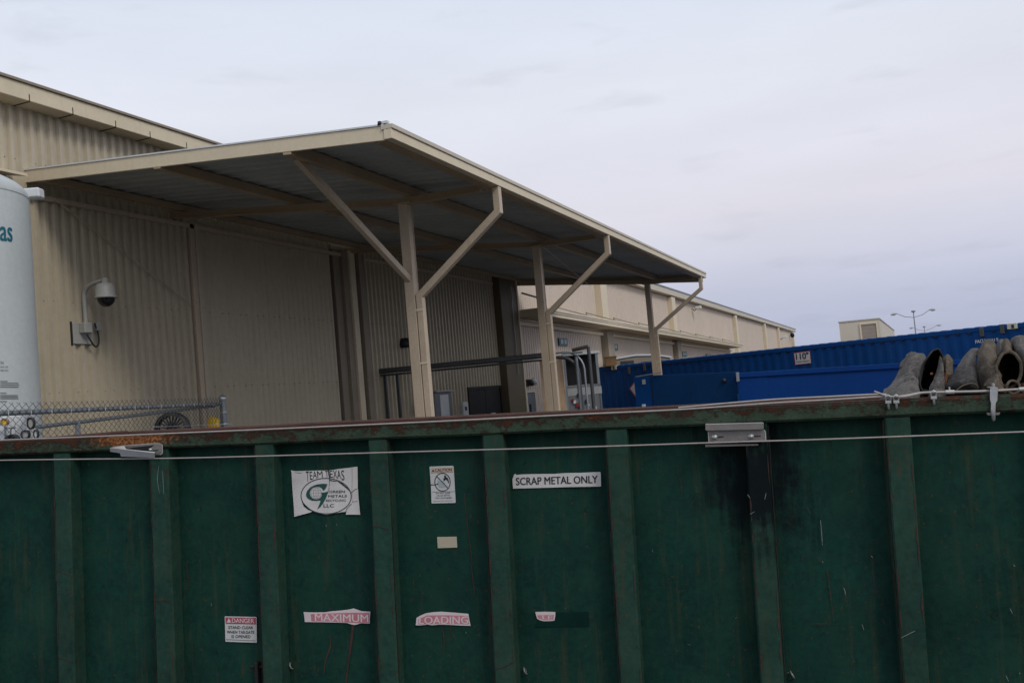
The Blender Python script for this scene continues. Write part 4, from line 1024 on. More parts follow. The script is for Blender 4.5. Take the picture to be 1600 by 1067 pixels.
for (ch, u0_, u1_, vt, vb) in (('T', 408, 462, 280, 452), ('E', 470, 520, 284, 418), ('A', 520, 590, 276, 396), ('M', 592, 688, 274, 384), ('T', 728, 782, 270, 374), ('E', 800, 858, 268, 382), ('X', 856, 930, 262, 392), ('A', 925, 990, 258, 402), ('S', 995, 1050, 262, 430)):
    text('lettering', ch, S1(u0_+6, vb, TY), S1(u1_, vb, TY), S1(u0_-4, vt, TY), m_print, ds, .0)
for (s_, u0_, u1_, vt, vb) in (('GREEN', 795, 1055, 598, 640), ('METALS', 778, 1088, 672, 714), ('RECYCLING', 742, 1068, 744, 784), ('LLC', 700, 872, 824, 878)):
    text('lettering', s_, S1(u0_, vb, TY), S1(u1_, vb-4, TY), S1(u0_, vt, TY), m_finetext if s_ == 'RECYCLING' else m_print, ds, .004)
for pts, w_ in ((((778, 258), (786, 320), (800, 400), (797, 480), (786, 600), (770, 640)), [10, 16, 10, 5, 5, 3]), (((1150, 640), (1180, 618), (1215, 585), (1272, 565)), [12, 9, 7, 6]), (((1172, 787), (1215, 783), (1262, 773)), [7, 5, 7]), (((1170, 815), (1130, 850), (1080, 915), (1070, 960)), [5, 8, 7, 10]), (((800, 425), (880, 440), (950, 440)), [16, 12, 4]), (((210, 292), (280, 305), (350, 300)), [3, 8, 3]), (((930, 440), (1010, 490), (1080, 550), (1140, 610)), [4, 22, 16, 4]), (((335, 775), (385, 850), (450, 905), (520, 940)), [4, 36, 30, 8])):
    line(S1, pts, list(w_), 'tear', m_fresh, ds)
line(S1, [(1172, 205), (1176, 350), (1172, 600), (1180, 800)], [10, 9, 6, 3], 'rust_stain', m_cautionband, ds, TY-.0003)
# --- caution sticker
S2 = lambda u, v, o=SY: D(660+u/14.23, 720+v/14.23, o)
cs_ = flat('caution_sticker', [S2(u, v) for u, v in ((158, 130), (180, 122), (670, 106), (692, 118), (710, 400), (740, 915), (725, 930), (215, 942), (203, 930), (190, 560), (170, 300))], m_vinylgrey, du, TH, label='white CAUTION sticker with a no-climbing symbol')
flat('title_band', [S2(u, v, TY+.0005) for u, v in ((182, 156), (676, 140), (688, 244), (190, 262))], m_cautionband, cs_)
text('lettering', 'CAUTION', S2(282, 240, TY), S2(656, 224, TY), S2(280, 172, TY), m_caution, cs_, .02)
flat('warning_triangle', [S2(u, v, TY) for u, v in ((205, 240), (272, 236), (236, 180))], m_caution, cs_)
line(S2, [(190, 262), (688, 246)], 7, 'rule', m_caution, cs_, TY)
ringpoly(S2, 447, 469, 180, 208, 17, 'prohibition_ring', m_print, cs_, R_(-2))
line(S2, [(312, 335), (572, 604)], 17, 'prohibition_bar', m_print, cs_, TY)
flat('climbing_figure', [S2(u, v, TY) for u, v in ((480, 322), (500, 310), (520, 330), (522, 350), (560, 375), (580, 420), (592, 492), (572, 490), (560, 440), (520, 410), (490, 440), (465, 432), (482, 408), (455, 400), (480, 375), (492, 350))], m_print, cs_)
flat('container_pictogram', [S2(u, v, TY+.0004) for u, v in ((330, 430), (470, 440), (540, 590), (370, 590))], m_signpale, cs_)
line(S2, [(215, 690), (725, 676)], 6, 'rule', m_print, cs_, TY)
for (s_, u0_, u1_, vb) in (('DO NOT CLIMB', 300, 618, 734), ('ON OR ENTER', 318, 610, 786), ('THIS CONTAINER', 285, 650, 842)):
    text('lettering', s_, S2(u0_, vb, TY), S2(u1_, vb-8, TY), S2(u0_, vb-34, TY), m_print, cs_, .0)
line(S2, [(240, 890), (680, 880)], 6, 'rule', m_finetext, cs_, TY)
line(S2, [(118, 520), (180, 528), (250, 530), (305, 520), (355, 505)], [3, 22, 14, 16, 26], 'tear', m_print, cs_)
# --- scrap metal only
S3 = lambda u, v, o=SY: D(640+u/4.85, 660+v/4.85, o)
s3 = flat('scrap_metal_sticker', [S3(u, v) for u, v in ((784, 500), (779, 430), (790, 398), (798, 388), (812, 396), (840, 393), (930, 390), (1100, 388), (1180, 382), (1300, 380), (1430, 374), (1446, 374), (1449, 395), (1451, 484), (1200, 488), (1000, 494))], m_vinyl, du, TH, label='white strip sticker reading SCRAP METAL ONLY')
text('lettering', 'SCRAP METAL ONLY', S3(808, 474, TY), S3(1426, 458, TY), S3(806, 418, TY), m_print, s3, .022)
# --- danger
S4 = lambda u, v, o=SY: D(340+u/19.4, 955+v/19.4, o)
s4 = flat('danger_sticker', [S4(u, v) for u, v in ((216, 150), (232, 142), (1160, 160), (1180, 172), (1190, 935), (1175, 942), (250, 912), (236, 900))], m_vinylgrey, du, TH, label='white and red DANGER sticker about the tailgate')
flat('red_band', [S4(u, v, TY+.0005) for u, v in ((240, 175), (1160, 190), (1160, 388), (246, 368))], m_bandred, s4)
text('lettering', 'DANGER', S4(440, 338, TY), S4(1110, 350, TY), S4(436, 204, TY), m_pinkwhite, s4, .02)
flat('warning_triangle', [S4(u, v, TY) for u, v in ((272, 330), (410, 334), (342, 196))], m_pinkwhite, s4)
for (s_, u0_, u1_, vb) in (('STAND CLEAR', 330, 1070, 522), ('WHEN TAILGATE', 285, 1110, 662), ('IS OPENED', 425, 995, 795)):
    text('lettering', s_, S4(u0_, vb, TY), S4(u1_, vb+6, TY), S4(u0_, vb-88, TY), m_print, s4, .008)
line(S4, [(260, 845), (1150, 885)], 16, 'rule', m_finetext, s4, TY)
# --- maximum / loading / level
S5 = lambda u, v, o=SY: D(340+u/5.153, 860+v/5.153, o)
s5 = flat('maximum_sticker', [S5(u, v) for u, v in ((692, 493), (780, 496), (860, 495), (920, 486), (1000, 480), (1060, 472), (1095, 464), (1130, 476), (1160, 486), (1230, 490), (1226, 540), (1225, 585), (1150, 583), (1120, 594), (1100, 597), (1070, 590), (1040, 580), (940, 577), (860, 575), (702, 573), (698, 530))], m_pinkwhite, du, TH, label='peeling faded red strip sticker reading MAXIMUM')
flat('red_band', [S5(u, v, TY+.0005) for u, v in ((750, 510), (860, 505), (1000, 500), (1100, 498), (1222, 500), (1220, 580), (1110, 580), (900, 568), (755, 566))], m_pink, s5)
text('lettering', 'MAXIMUM', S5(785, 566, TY), S5(1214, 576, TY), S5(783, 506, TY), m_pinkwhite, s5, .02)
S6 = lambda u, v, o=SY: D(600+u/4.444, 880+v/4.444, o)
s6 = flat('loading_sticker', [S6(u, v) for u, v in ((220, 428), (226, 376), (250, 362), (290, 345), (340, 337), (400, 334), (500, 341), (586, 349), (592, 390), (601, 432), (520, 429), (460, 425), (380, 424), (335, 428), (300, 423), (260, 428))], m_pinkwhite, du, TH, label='torn faded red strip sticker reading LOADING')
flat('red_band', [S6(u, v, TY+.0005) for u, v in ((240, 385), (300, 360), (400, 358), (580, 362), (590, 420), (400, 418), (240, 420))], m_pink, s6)
text('lettering', 'LOADING', S6(245, 419, TY), S6(584, 418, TY), S6(245, 368, TY), m_pinkwhite, s6, .03)
s7 = flat('level_sticker', [S6(u, v) for u, v in ((1050, 336), (1120, 334), (1190, 336), (1189, 365), (1183, 396), (1150, 399), (1110, 400), (1085, 394), (1064, 384), (1056, 360))], m_pinkwhite, du, TH, label='small torn remnant of a red and white strip sticker')
flat('red_band', [S6(u, v, TY+.0005) for u, v in ((1066, 358), (1180, 356), (1176, 390), (1110, 392), (1072, 380))], m_pink, s7)
text('lettering', 'LE', S6(1100, 386, TY), S6(1170, 388, TY), S6(1100, 360, TY), m_pinkwhite, s7, .03)
flat('sticker_ghost', [S6(u, v, SY+.001) for u, v in ((1192, 340), (1418, 334), (1424, 438), (1046, 440), (1062, 402), (1186, 400))], m_fresh, du, None, label='darker clean patch where the rest of the strip sticker came off')
flat('blank_label', [D(x, y, SY) for x, y in ((683, 838.5), (713.5, 838), (714.5, 855), (684, 856))], m_beigelabel, du, TH, label='small blank beige label')
# --- rust runs, scratches and dents on the paint
def streak(pts, wd, mat=m_scratchrust, name='rust_run', o=PY-.0015):
    P = smooth_pts([D(x, y, o) for x, y in pts], 5); V = []; F = []
    n = len(P)
    for i, p_ in enumerate(P):
        t = (P[min(i+1, n-1)]-P[max(i-1, 0)]).normalized(); nn = Vector((-t.z, 0, t.x))
        k = i/(n-1)*(len(wd)-1); a = int(min(k, len(wd)-2)); ww = (wd[a]*(1-(k-a))+wd[a+1]*(k-a))*(.8+.4*random.random())/300
        V += [p_-nn*ww/2, p_+nn*ww/2]
    for i in range(n-1): F.append((2*i, 2*i+2, 2*i+3, 2*i+1))
    return MB().add(V, F).build(name, mat, du)
streak([(552, 974), (549, 1000), (545, 1030), (540, 1067)], [4, 4.5, 2.5, 3])
streak([(516, 992), (516, 1010), (509, 1030), (506, 1054)], [1.5, 3.2, 2.2, 1])
for pts, wd in (([(736, 880), (739, 905), (742, 930)], [1, 1.8, .6]), ([(690, 975), (694, 1000), (692, 1018)], [1, 2, .6]), ([(704, 975), (706, 1012)], [1.2, .6]), ([(722, 735), (728, 800), (738, 880)], [.6, 1.4, 1]), ([(291, 880), (294, 905), (292, 925)], [.8, 2, .6]), ([(1293, 890), (1298, 930), (1303, 970)], [.8, 1.2, .5])):
    streak(pts, wd)
ribline = [([(88, 892), (100, 895), (113, 901)], .012), ([(241, 937), (255, 938), (266, 941)], .012), ([(774, 1046), (790, 1040), (804, 1032)], .012), ([(583, 822), (595, 823), (608, 827)], .012), ([(92, 1027), (105, 1031), (113, 1036)], .012)]
for pts, o in ribline: streak(pts, [1.2, 1.6, 1], m_scratchrust, 'scratch', .0065)
for pts, m_ in (([(1282, 812), (1284, 835), (1285, 852)], m_scratch), ([(1318, 918), (1320, 922), (1321, 929)], m_scratch), ([(1347, 975), (1350, 984)], m_scratch), ([(1408, 996), (1430, 985)], m_scratch), ([(1197, 770), (1195, 780)], m_scratch), ([(1168, 772), (1172, 778)], m_scratch), ([(1172, 803), (1179, 799)], m_scratch), ([(248, 728), (246, 750), (249, 770)], m_scratch), ([(254, 735), (256, 772)], m_scratch), ([(1230, 1050), (1238, 1052), (1242, 1058)], m_scratch), ([(818, 1042), (822, 1046), (823, 1053)], m_scratch), ([(131, 1028), (133, 1036)], m_scratch), ([(1266, 974), (1298, 974)], m_scratchrust), ([(1578, 950), (1582, 958)], m_scratch), ([(1572, 1055), (1576, 1064)], m_scratch), ([(1075, 843), (1077, 846)], m_scratch), ([(1361, 868), (1364, 871)], m_scratch), ([(1110, 893), (1113, 898)], m_scratch), ([(1285, 876), (1286, 879)], m_scratch), ([(1584, 882), (1586, 885)], m_scratch)):
    onrib = any(a-.01 < D(pts[0][0], pts[0][1], .01).x < b_+.01 for a, b_ in ribs)
    streak(pts, [.7, 1.1, .6], m_, 'scratch', .0065 if onrib else PY-.003)
# worn, rusty rib edges and small scuffs
rnd = random.Random(11)
for (a, b_) in ribs[1:9]:
    V = []; F = []
    for k in range(16):
        x = a+.004 if rnd.random() < .65 else b_-.006
        z0_ = rnd.uniform(-1.5, -.12); ln = rnd.uniform(.03, .16); m_n = 8; o_ = len(V); wd_ = rnd.uniform(.002, .007)
        sg = 1 if x < (a+b_)/2 else -1
        for j in range(m_n+1):
            z = z0_-ln*j/m_n; w0 = wd_*math.sin(math.pi*j/m_n)*(.5+.5*abs(noise.noise(Vector((x*30, z*60, k)))))*2
            V += [(x, .0075, z), (x+sg*(w0+.0005), .0068, z)]
        for j in range(m_n): F.append((o_+2*j, o_+2*j+2, o_+2*j+3, o_+2*j+1))
    MB().add(V, F).build('edge_rust', m_scratchrust, du, kind='stuff')
for mt, cnt in ((m_scratchrust, 70), (m_fresh, 60), (m_scratch, 16)):
    V = []; F = []
    for k in range(cnt):
        x = rnd.uniform(-3.2, 2.5); z = rnd.uniform(-1.4, -.15)
        if any(a-.02 < x < b_+.02 for a, b_ in ribs): continue
        ln = rnd.uniform(.006, .05)*(1 if mt != m_scratch else .4); an = rnd.gauss(math.pi/2, .5); o_ = len(V); wd_ = rnd.uniform(.0008, .0022)
        for j in range(6):
            t = j/5; q = Vector((x+math.cos(an)*ln*t+.003*math.sin(t*4+k), PY-.0035, z+math.sin(an)*ln*t)); w0 = wd_*math.sin(math.pi*(.1+.8*t))
            V += [q-Vector((w0, 0, 0)), q+Vector((w0, 0, 0))]
        for j in range(5): F.append((o_+2*j, o_+2*j+2, o_+2*j+3, o_+2*j+1))
    MB().add(V, F).build('scuff_marks', mt, du, kind='stuff')
# hooks on the plate
hk = D(400, 1043, .06)
MB().box(hk.x-.05, hk.x+.05, .075, .10, hk.z-.008, hk.z+.008).box(hk.x-.010, hk.x+.010, .055, .10, hk.z-.14, hk.z+.03).build('latch_hook', m_dark, du, .006)
for (px, py) in ((454, 1040), (1238, 1054), (820, 1048)):
    q = D(px, py, PY-.01)
    MB().tube([q+Vector((-.008, .012, .014)), q+Vector((-.002, -.006, .004)), q+Vector((.006, -.006, -.010)), q+Vector((.009, .01, -.018))], .005, 6).build('weld_stub', m_bracket, du)

# --- left bracket (pale, wedge-shaped with flange)
SB = lambda u, v, o: D(160+u/14.55, 680+v/14.55, o)
lb = flat('left_bracket', [SB(u, v, -.012) for u, v in ((285, 265), (500, 235), (880, 205), (1140, 185), (1300, 185), (1360, 215), (1365, 410), (1310, 445), (1215, 445), (1185, 385), (800, 350), (520, 312), (285, 285))], m_bracket, du, Vector((0, .006, 0)), label='pale wedge-shaped bolted bracket on the top rail')
fl = MB()
V = [SB(165, 285, -.055), SB(1185, 400, -.055), SB(1185, 510, -.055), SB(420, 480, -.055), SB(400, 405, -.055), SB(180, 370, -.055)]
fl.prism(V, (0, .005, 0)); fl.build('flange', m_grey, lb)
MB().add([SB(165, 285, -.0565), SB(1185, 400, -.0565), SB(1190, 378, -.050), SB(540, 312, -.050), SB(500, 240, -.020), SB(285, 262, -.020)], [(0, 1, 2, 3, 4, 5)]).build('ledge', m_bracketlight, lb)  # pale colour stands in for light on top of the flange
flat('recess_shade', [SB(u, v, -.0132) for u, v in ((530, 312), (700, 270), (950, 245), (1180, 222), (1120, 262), (1080, 300), (1060, 385), (900, 370))], m_dark, lb)  # flat dark patch painted as shade between flange and plate
line(SB, [(285, 262), (500, 235), (880, 205), (1140, 185), (1300, 185), (1360, 215), (1365, 410), (1310, 445)], 14, 'edge_highlight', m_bracketlight, lb, -.0135)  # highlight painted along the plate outline
for (u, v) in ((1095, 325),):
    MB().lathe([(0, .008), (.008, .008), (.0095, 0)], Matrix.Translation(SB(u, v, -.013)) @ Matrix.Rotation(R_(90), 4, 'X'), 10).build('bolt', m_galvbright, lb)
flat('slot', [SB(u, v, -.0135) for u, v in ((1145, 335), (1265, 322), (1270, 345), (1150, 360))], m_black, lb)
# --- right bracket (grey, two bolts)
SR = lambda u, v, o: D(1090+u/13.33, 650+v/13.33, o)
rb = MB().prism([SR(u, v, -.035) for u, v in ((160, 170), (180, 160), (1355, 130), (1378, 145), (1380, 270), (1360, 285), (180, 310), (160, 290))], (0, .05, 0)).build('right_bracket', m_bracket, du, .004, label='grey folded bracket with two bolts on the top rail')
flat('plate', [SR(u, v, -.012) for u, v in ((210, 305), (1385, 275), (1410, 290), (1420, 530), (240, 545))], m_bracket, rb, Vector((0, .008, 0)))
line(SR, [(165, 172), (1355, 138), (1375, 150)], 16, 'edge_highlight', m_bracketlight, rb, -.0362)  # highlights painted along the fold and the plate edges
line(SR, [(1392, 285), (1412, 340), (1420, 500)], 20, 'edge_highlight', m_bracketlight, rb, -.0135)
line(SR, [(218, 330), (235, 540)], 14, 'edge_highlight', m_bracketlight, rb, -.0135)
for (u, v, s0, s1) in ((355, 438, 415, 540), (1113, 422, 1172, 1315)):
    bo = MB().lathe([(0, .014), (.006, .016), (.010, .012), (.0105, 0)], Matrix.Translation(SR(u, v, -.013)) @ Matrix.Rotation(R_(90), 4, 'X'), 6).build('bolt', m_galvbright, rb)
    MB().lathe([(0.008, .003), (.0145, .002), (.0145, 0)], Matrix.Translation(SR(u, v, -.0125)) @ Matrix.Rotation(R_(90), 4, 'X'), 16).build('washer', m_galvbright, bo)
    flat('slot', [SR(s0, v-16, -.0135), SR(s1, v-24, -.0135), SR(s1, v+8, -.0135), SR(s0, v+14, -.0135)], m_black, rb)
MB().prism([SR(u, v, .0) for u, v in ((160, 590), (1260, 575), (1265, 610), (160, 640))], (0, .02, 0)).build('back_plate', m_bracket, rb)

# ------------------------------------------------------------------ wire ropes
def rope(pts, r, name, label, o=-.012, group=None, sag=0):
    P = smooth_pts([D(x, y, yo) for (x, y, yo) in pts], 10)
    n = MB()
    n.tube(P, r, 8, smooth=True)
    ob = n.build(name, m_rope, None, label=label, cat='cable', group=group)
    ob.matrix_world = du.matrix_world.copy(); return ob
from_du = Matrix.Translation(O) @ rotD.to_4x4()
def place(o): o.matrix_world = from_du; return o
lr = MB(); P = smooth_pts([D(x, y, -.03) for x, y in ((-60, 721), (0, 719), (130, 717.2), (260, 716), (400, 712.7), (640, 705.8), (920, 698), (1130, 691), (1300, 685.8), (1600, 674.5), (1700, 671))], 8)
place(lr.tube(P, .0043, 8).build('wire_rope', m_rope, None, label='thin wire rope stretched across the dumpster side over the ribs and stickers', cat='cable'))
# rope lying along the top edge of the rail, ending in the clamped loop
P = smooth_pts([D(x, y, yo) for x, y, yo in ((-60, 689.5, -.004), (0, 687.6, -.004), (160, 681.5, -.004), (380, 672.3, -.004), (660, 659.6, -.004), (880, 648.5, -.004), (1060, 640.0, -.002), (1200, 630.2, .0), (1300, 624.5, .0), (1380, 619.6, .0), (1410, 620, -.006), (1438, 614.5, -.006))], 8)
tr_ = place(MB().tube(P, .0048, 8).build('wire_rope', m_rope, None, label='wire rope lying along the top edge of the rail up to the two clamps', cat='cable'))
P = smooth_pts([D(x, y, .03) for x, y in ((1060, 637), (1200, 624.8), (1300, 619.5), (1376, 616.0), (1384, 618))], 8)
MB().tube(P, .005, 8).build('rope_strand', m_rope, tr_)
P = smooth_pts([D(x, y, -.005) for x, y in ((1384, 618.5), (1374, 614.5), (1366, 611.5))], 4)
MB().tube(P, .0055, 6).build('frayed_end', m_rope, tr_)
P = smooth_pts([D(x, y, .012) for x, y in ((1392, 621.5), (1420, 617.5), (1440, 613.8), (1480, 612.6), (1540, 611.2), (1600, 607.8), (1700, 602))], 8)
tr2 = place(MB().tube(P, .0066, 8).build('wire_rope', m_rope, None, label='thicker wire rope running right from the clamps under the strap', cat='cable'))
for (px, py) in ((1387.5, 624), (1400, 623.5), (1458.5, 617)):
    q = D(px, py, -.008)
    cl = MB(); k = 1.0
    cl.tube([q+Vector((-.011, 0, -.008)), q+Vector((-.012, -.008, .012)), q+Vector((0, -.012, .022)), q+Vector((.012, -.008, .012)), q+Vector((.011, 0, -.008))], .0042, 6)
    ob = cl.build('rope_clamp', m_galvbright, tr_ if px < 1450 else tr2)
    MB().box(q.x-.014, q.x+.014, q.y-.010, q.y+.008, q.z-.022, q.z-.006).build('saddle', m_galvbright, ob, .003)
    MB().lathe([(0, -.05), (.006, -.046), (.007, -.022)], Matrix.Translation(q), 8).build('nut', m_galvbright, ob)
for x0, x1, y0_, y1_ in ((1477, 1491, 612.6, 612.2), (1592, 1612, 608.3, 607.0)):
    a = D(x0, y0_, .012); b_ = D(x1, y1_, .012); MB().tube([a, b_], .0105, 10).build('sleeve', m_bracketlight, tr2)
q = D(1483.5, 607, .012); MB().tube([q-Vector((0, 0, .012)), q+Vector((0, 0, .008))], .004, 6).build('sleeve_pin', m_bracketlight, tr2)
# strap hanging over the rail
SS = lambda u, v, o: D(1500+u/6.28, 490+v/6.28, o)
hs = empty('rail_strap', O, rotD, 'galvanised strap hook hung over the rope and rail at the right', 'strap')
MB().prism([SS(u, v, -.018) for u, v in ((296, 738), (374, 738), (370, 850), (352, 885), (350, 962), (304, 962), (306, 885), (296, 850))], (0, .006, 0)).build('strap_body', m_galvbright, hs, .002)
a = SS(298, 738, -.018); b_ = SS(372, 738, -.018)
MB().hexa([a, b_, b_+Vector((0, .06, .004)), a+Vector((0, .06, .004)), a+Vector((0, 0, .007)), b_+Vector((0, 0, .007)), b_+Vector((0, .06, .011)), a+Vector((0, .06, .011))]).build('strap_fold', m_galvbright, hs)
q = SS(327, 1000, -.012)
MB().lathe([(0, -.028), (.008, -.02), (.012, .012), (.012, .03)], Matrix.Translation(q), 8).build('hook_bolt', m_galvbright, hs)
MB().prism([SS(u, v, -.01) for u, v in ((262, 972), (395, 968), (385, 992), (275, 996))], (0, .02, 0)).build('strap_nut_plate', m_bracket, hs)
q = SS(328, 718, .02); MB().lathe([(0, .02), (.008, .015), (.008, -.02)], Matrix.Translation(q), 8).build('top_nut', m_bracket, hs)

# ------------------------------------------------------------------ scrap metal: curled tubes and sheets behind the rail
def tubeshell(rings, mat, name, label, open_ang=None, th=.006, n=28, amp=.006, group='curled scrap metal pieces heaped in the dumpster'):
    """rings: (px,py,depth,rx,ry,tilt) centres measured on the plane at that depth; radii in photo pixels at that plane"""
    V = []; nr = []; k5 = 5.0/FPX
    keys = rings; R = []
    m_ = 4
    for i in range(len(keys)-1):
        for s_ in range(m_): t = s_/m_; R.append(tuple(a*(1-t)+b*t for a, b in zip(keys[i], keys[i+1])))
    R.append(keys[-1])
    a0, a1 = open_ang if open_ang else (0, 360)
    closed = open_ang is None
    nn = n if closed else n+1
    for (px, py, yo, rx, ry, tl) in R:
        c_ = D(px, py, yo); k = 4.75/FPX*(1+yo/4.8); t = R_(tl)
        for j in range(nn):
            a = R_(a0+(a1-a0)*j/n)
            x = rx*k*math.cos(a); z = ry*k*math.sin(a)
            X = x*math.cos(t)-z*math.sin(t); Z = x*math.sin(t)+z*math.cos(t)
            w_ = amp*(noise.noise(Vector((px*.06+math.cos(a)*2, yo*9, math.sin(a)*2)))+.5*noise.noise(Vector((px*.06+math.cos(a)*5, yo*14, math.sin(a)*5))))
            V.append(c_+Vector((X*(1+w_*8), w_, Z*(1+w_*8))))
    F = []
    for i in range(len(R)-1):
        for j in range(n):
            F.append((i*nn+j, i*nn+(j+1) % nn, (i+1)*nn+(j+1) % nn, (i+1)*nn+j))
    o = MB().add(V, F, True).build(name, mat, None, label=label, cat='scrap metal', group=group)
    md = o.modifiers.new('solid', 'SOLIDIFY'); md.thickness = th; md.offset = 0
    return place(o)
def bentsheet(grid, mat, name, label, th=.005, amp=.005, sub=10, group='curled scrap metal pieces heaped in the dumpster', parent=None):
    """grid: rows of (px,py,depth) control points"""
    rows = [[D(*q) for q in r] for r in grid]
    rows = [smooth_pts(r, sub) for r in rows]
    cols = list(zip(*rows)); cols = [smooth_pts(list(c_), sub) for c_ in cols]
    nx = len(cols); ny = len(cols[0]); V = []
    for i in range(nx):
        for j in range(ny):
            p_ = cols[i][j]; am = amp*1.5
            q_ = Vector((p_.x*2.4, p_.y, p_.z*.9))
            fold = (1-abs(noise.noise(q_*13)))**2*am*1.1-(1-abs(noise.noise(q_*29+Vector((2, 5, 1)))))**3*am*.55
            V.append(p_+Vector((.8*am*noise.noise(p_*14), am*noise.noise(p_*17+Vector((3, 1, 2)))-fold, .8*am*noise.noise(p_*13+Vector((7, 7, 7)))+am*.35*noise.noise(p_*55))))
    F = [(i*ny+j, (i+1)*ny+j, (i+1)*ny+j+1, i*ny+j+1) for i in range(nx-1) for j in range(ny-1)]
    o = MB().add(V, F, True).build(name, mat, parent, label=label, cat='scrap metal' if not parent else None, group=group if not parent else None)
    md = o.modifiers.new('solid', 'SOLIDIFY'); md.thickness = th; md.offset = 0
    if not parent: place(o)
    return o
# 1: leftmost crumpled sheet flaring to the left
b1_ = bentsheet([[(1408, 566, .60), (1425, 551, .50), (1441, 556, .44), (1447, 566, .42)], [(1400, 588, .52), (1418, 580, .36), (1434, 584, .32), (1438, 590, .34)], [(1378, 617, .36), (1404, 618, .18), (1428, 616, .18), (1435, 616, .24)], [(1372, 640, .34), (1402, 642, .16), (1430, 640, .18), (1440, 640, .24)]], m_scrap, 'scrap_sheet', 'crumpled grey curled sheet sloping down to the left, leftmost of the scrap heap', amp=.012)
for (u, v) in ((1410, 585), (1420, 570), (1428, 578), (1425, 592), (1422, 600), (1408, 604), (1431, 598), (1418, 586)):
    dd_ = .36 if v > 580 else .43
    P = [D(u-5, v+1.5, dd_-.085), D(u, v-.6, dd_-.10), D(u+5, v-2.2, dd_-.10)]
    MB().tube(P, [.0008, .0026, .0008], 5).build('crease', m_scrap, b1_)
# 2: open half pipe, shade of its inside put into the dark colour
tubeshell([(1455, 578, .26, 14, 33, -20), (1457, 590, .46, 13, 33, -20), (1460, 612, .90, 12, 30, -16)], m_scrapdark, 'scrap_pipe', 'tall half pipe coloured dark for its shaded opening, second from the left', amp=.012)
bentsheet([[(1469, 556, .27), (1472, 566, .25), (1473, 580, .25)], [(1463, 580, .26), (1467, 590, .22), (1476, 600, .22)], [(1453, 606, .24), (1464, 612, .20), (1478, 612, .22)], [(1450, 634, .24), (1464, 636, .20), (1480, 636, .22)]], m_scrap, 'scrap_sheet', 'narrow dark grey strip folding out of the black half pipe')
# 3: small rust-tipped blade
b3 = bentsheet([[(1474, 560, .50), (1480, 554, .48), (1487, 562, .50)], [(1472, 580, .46), (1479, 578, .42), (1488, 582, .46)], [(1474, 606, .42), (1480, 606, .38), (1487, 606, .42)], [(1474, 630, .42), (1480, 632, .38), (1488, 632, .42)]], m_scrapwarm, 'scrap_sheet', 'small rounded grey blade with an orange rust patch, third from the left')
bentsheet([[(1472.5, 581, .37), (1478, 583, .35), (1484, 586, .37)], [(1474, 591, .36), (1477, 594, .34), (1481, 592, .36)], [(1475, 600, .35), (1477, 602, .335), (1479, 600, .35)]], m_scraprust, 'rust_patch', None, .003, .002, parent=b3)
q = D(1455.5, 584, .235); MB().lathe([(0, .003), (.007, .002), (.008, 0)], Matrix.Translation(q) @ Matrix.Rotation(R_(90), 4, 'X'), 7).build('rust_patch', m_scraprust, b3)
# 4: bent sheet behind and the folded one in front
bentsheet([[(1509, 555, .66), (1517, 545, .62), (1528, 545, .62)], [(1497, 572, .60), (1510, 568, .50), (1524, 566, .50)], [(1490, 590, .55), (1505, 590, .44), (1526, 590, .44)], [(1486, 630, .55), (1502, 632, .44), (1526, 632, .44)]], m_scrap, 'scrap_sheet', 'rounded grey sheet standing behind the low folded plate')
bentsheet([[(1484, 586, .30), (1502, 578, .26), (1520, 574, .26), (1526, 582, .34)], [(1480, 596, .26), (1500, 590, .18), (1520, 588, .18), (1528, 598, .28)], [(1478, 606, .22), (1500, 604, .15), (1521, 600, .16), (1530, 608, .28)], [(1474, 628, .34), (1498, 628, .26), (1522, 625, .26), (1532, 630, .34)]], m_scrapdark, 'scrap_sheet', 'low folded dark grey plate with a curved lower edge, just above the rope sleeve')
MB().tube(smooth_pts([D(1493, 611.5, .13), D(1502, 604, .13), D(1514, 599.5, .13), D(1523, 600, .13), D(1528, 606, .15)], 5), .0038, 5).build('edge_lip', m_scrapwarm, b3)
# 5: large tall sheet
bentsheet([[(1527, 549, .62), (1536, 533, .56), (1550, 531, .54), (1556, 545, .62)], [(1526, 572, .50), (1538, 560, .36), (1553, 558, .36), (1560, 568, .46)], [(1531, 596, .40), (1542, 590, .28), (1556, 588, .28), (1567, 594, .38)], [(1534, 632, .40), (1545, 634, .28), (1560, 632, .28), (1572, 632, .38)]], m_scrapwarm, 'scrap_sheet', 'tallest grey-brown curved plate right of the black gap', amp=.010)
# 6: torn rusty rag of metal at its foot
bentsheet([[(1548, 577, .26), (1556, 574, .22), (1562, 584, .24)], [(1542, 594, .22), (1554, 590, .16), (1566, 596, .18)], [(1534, 604, .20), (1552, 603, .13), (1571, 606, .14)], [(1534, 626, .26), (1552, 626, .20), (1572, 626, .20)]], m_scrapwarm, 'scrap_sheet', 'torn brown crumpled flap at the foot of the tallest plate', amp=.02)
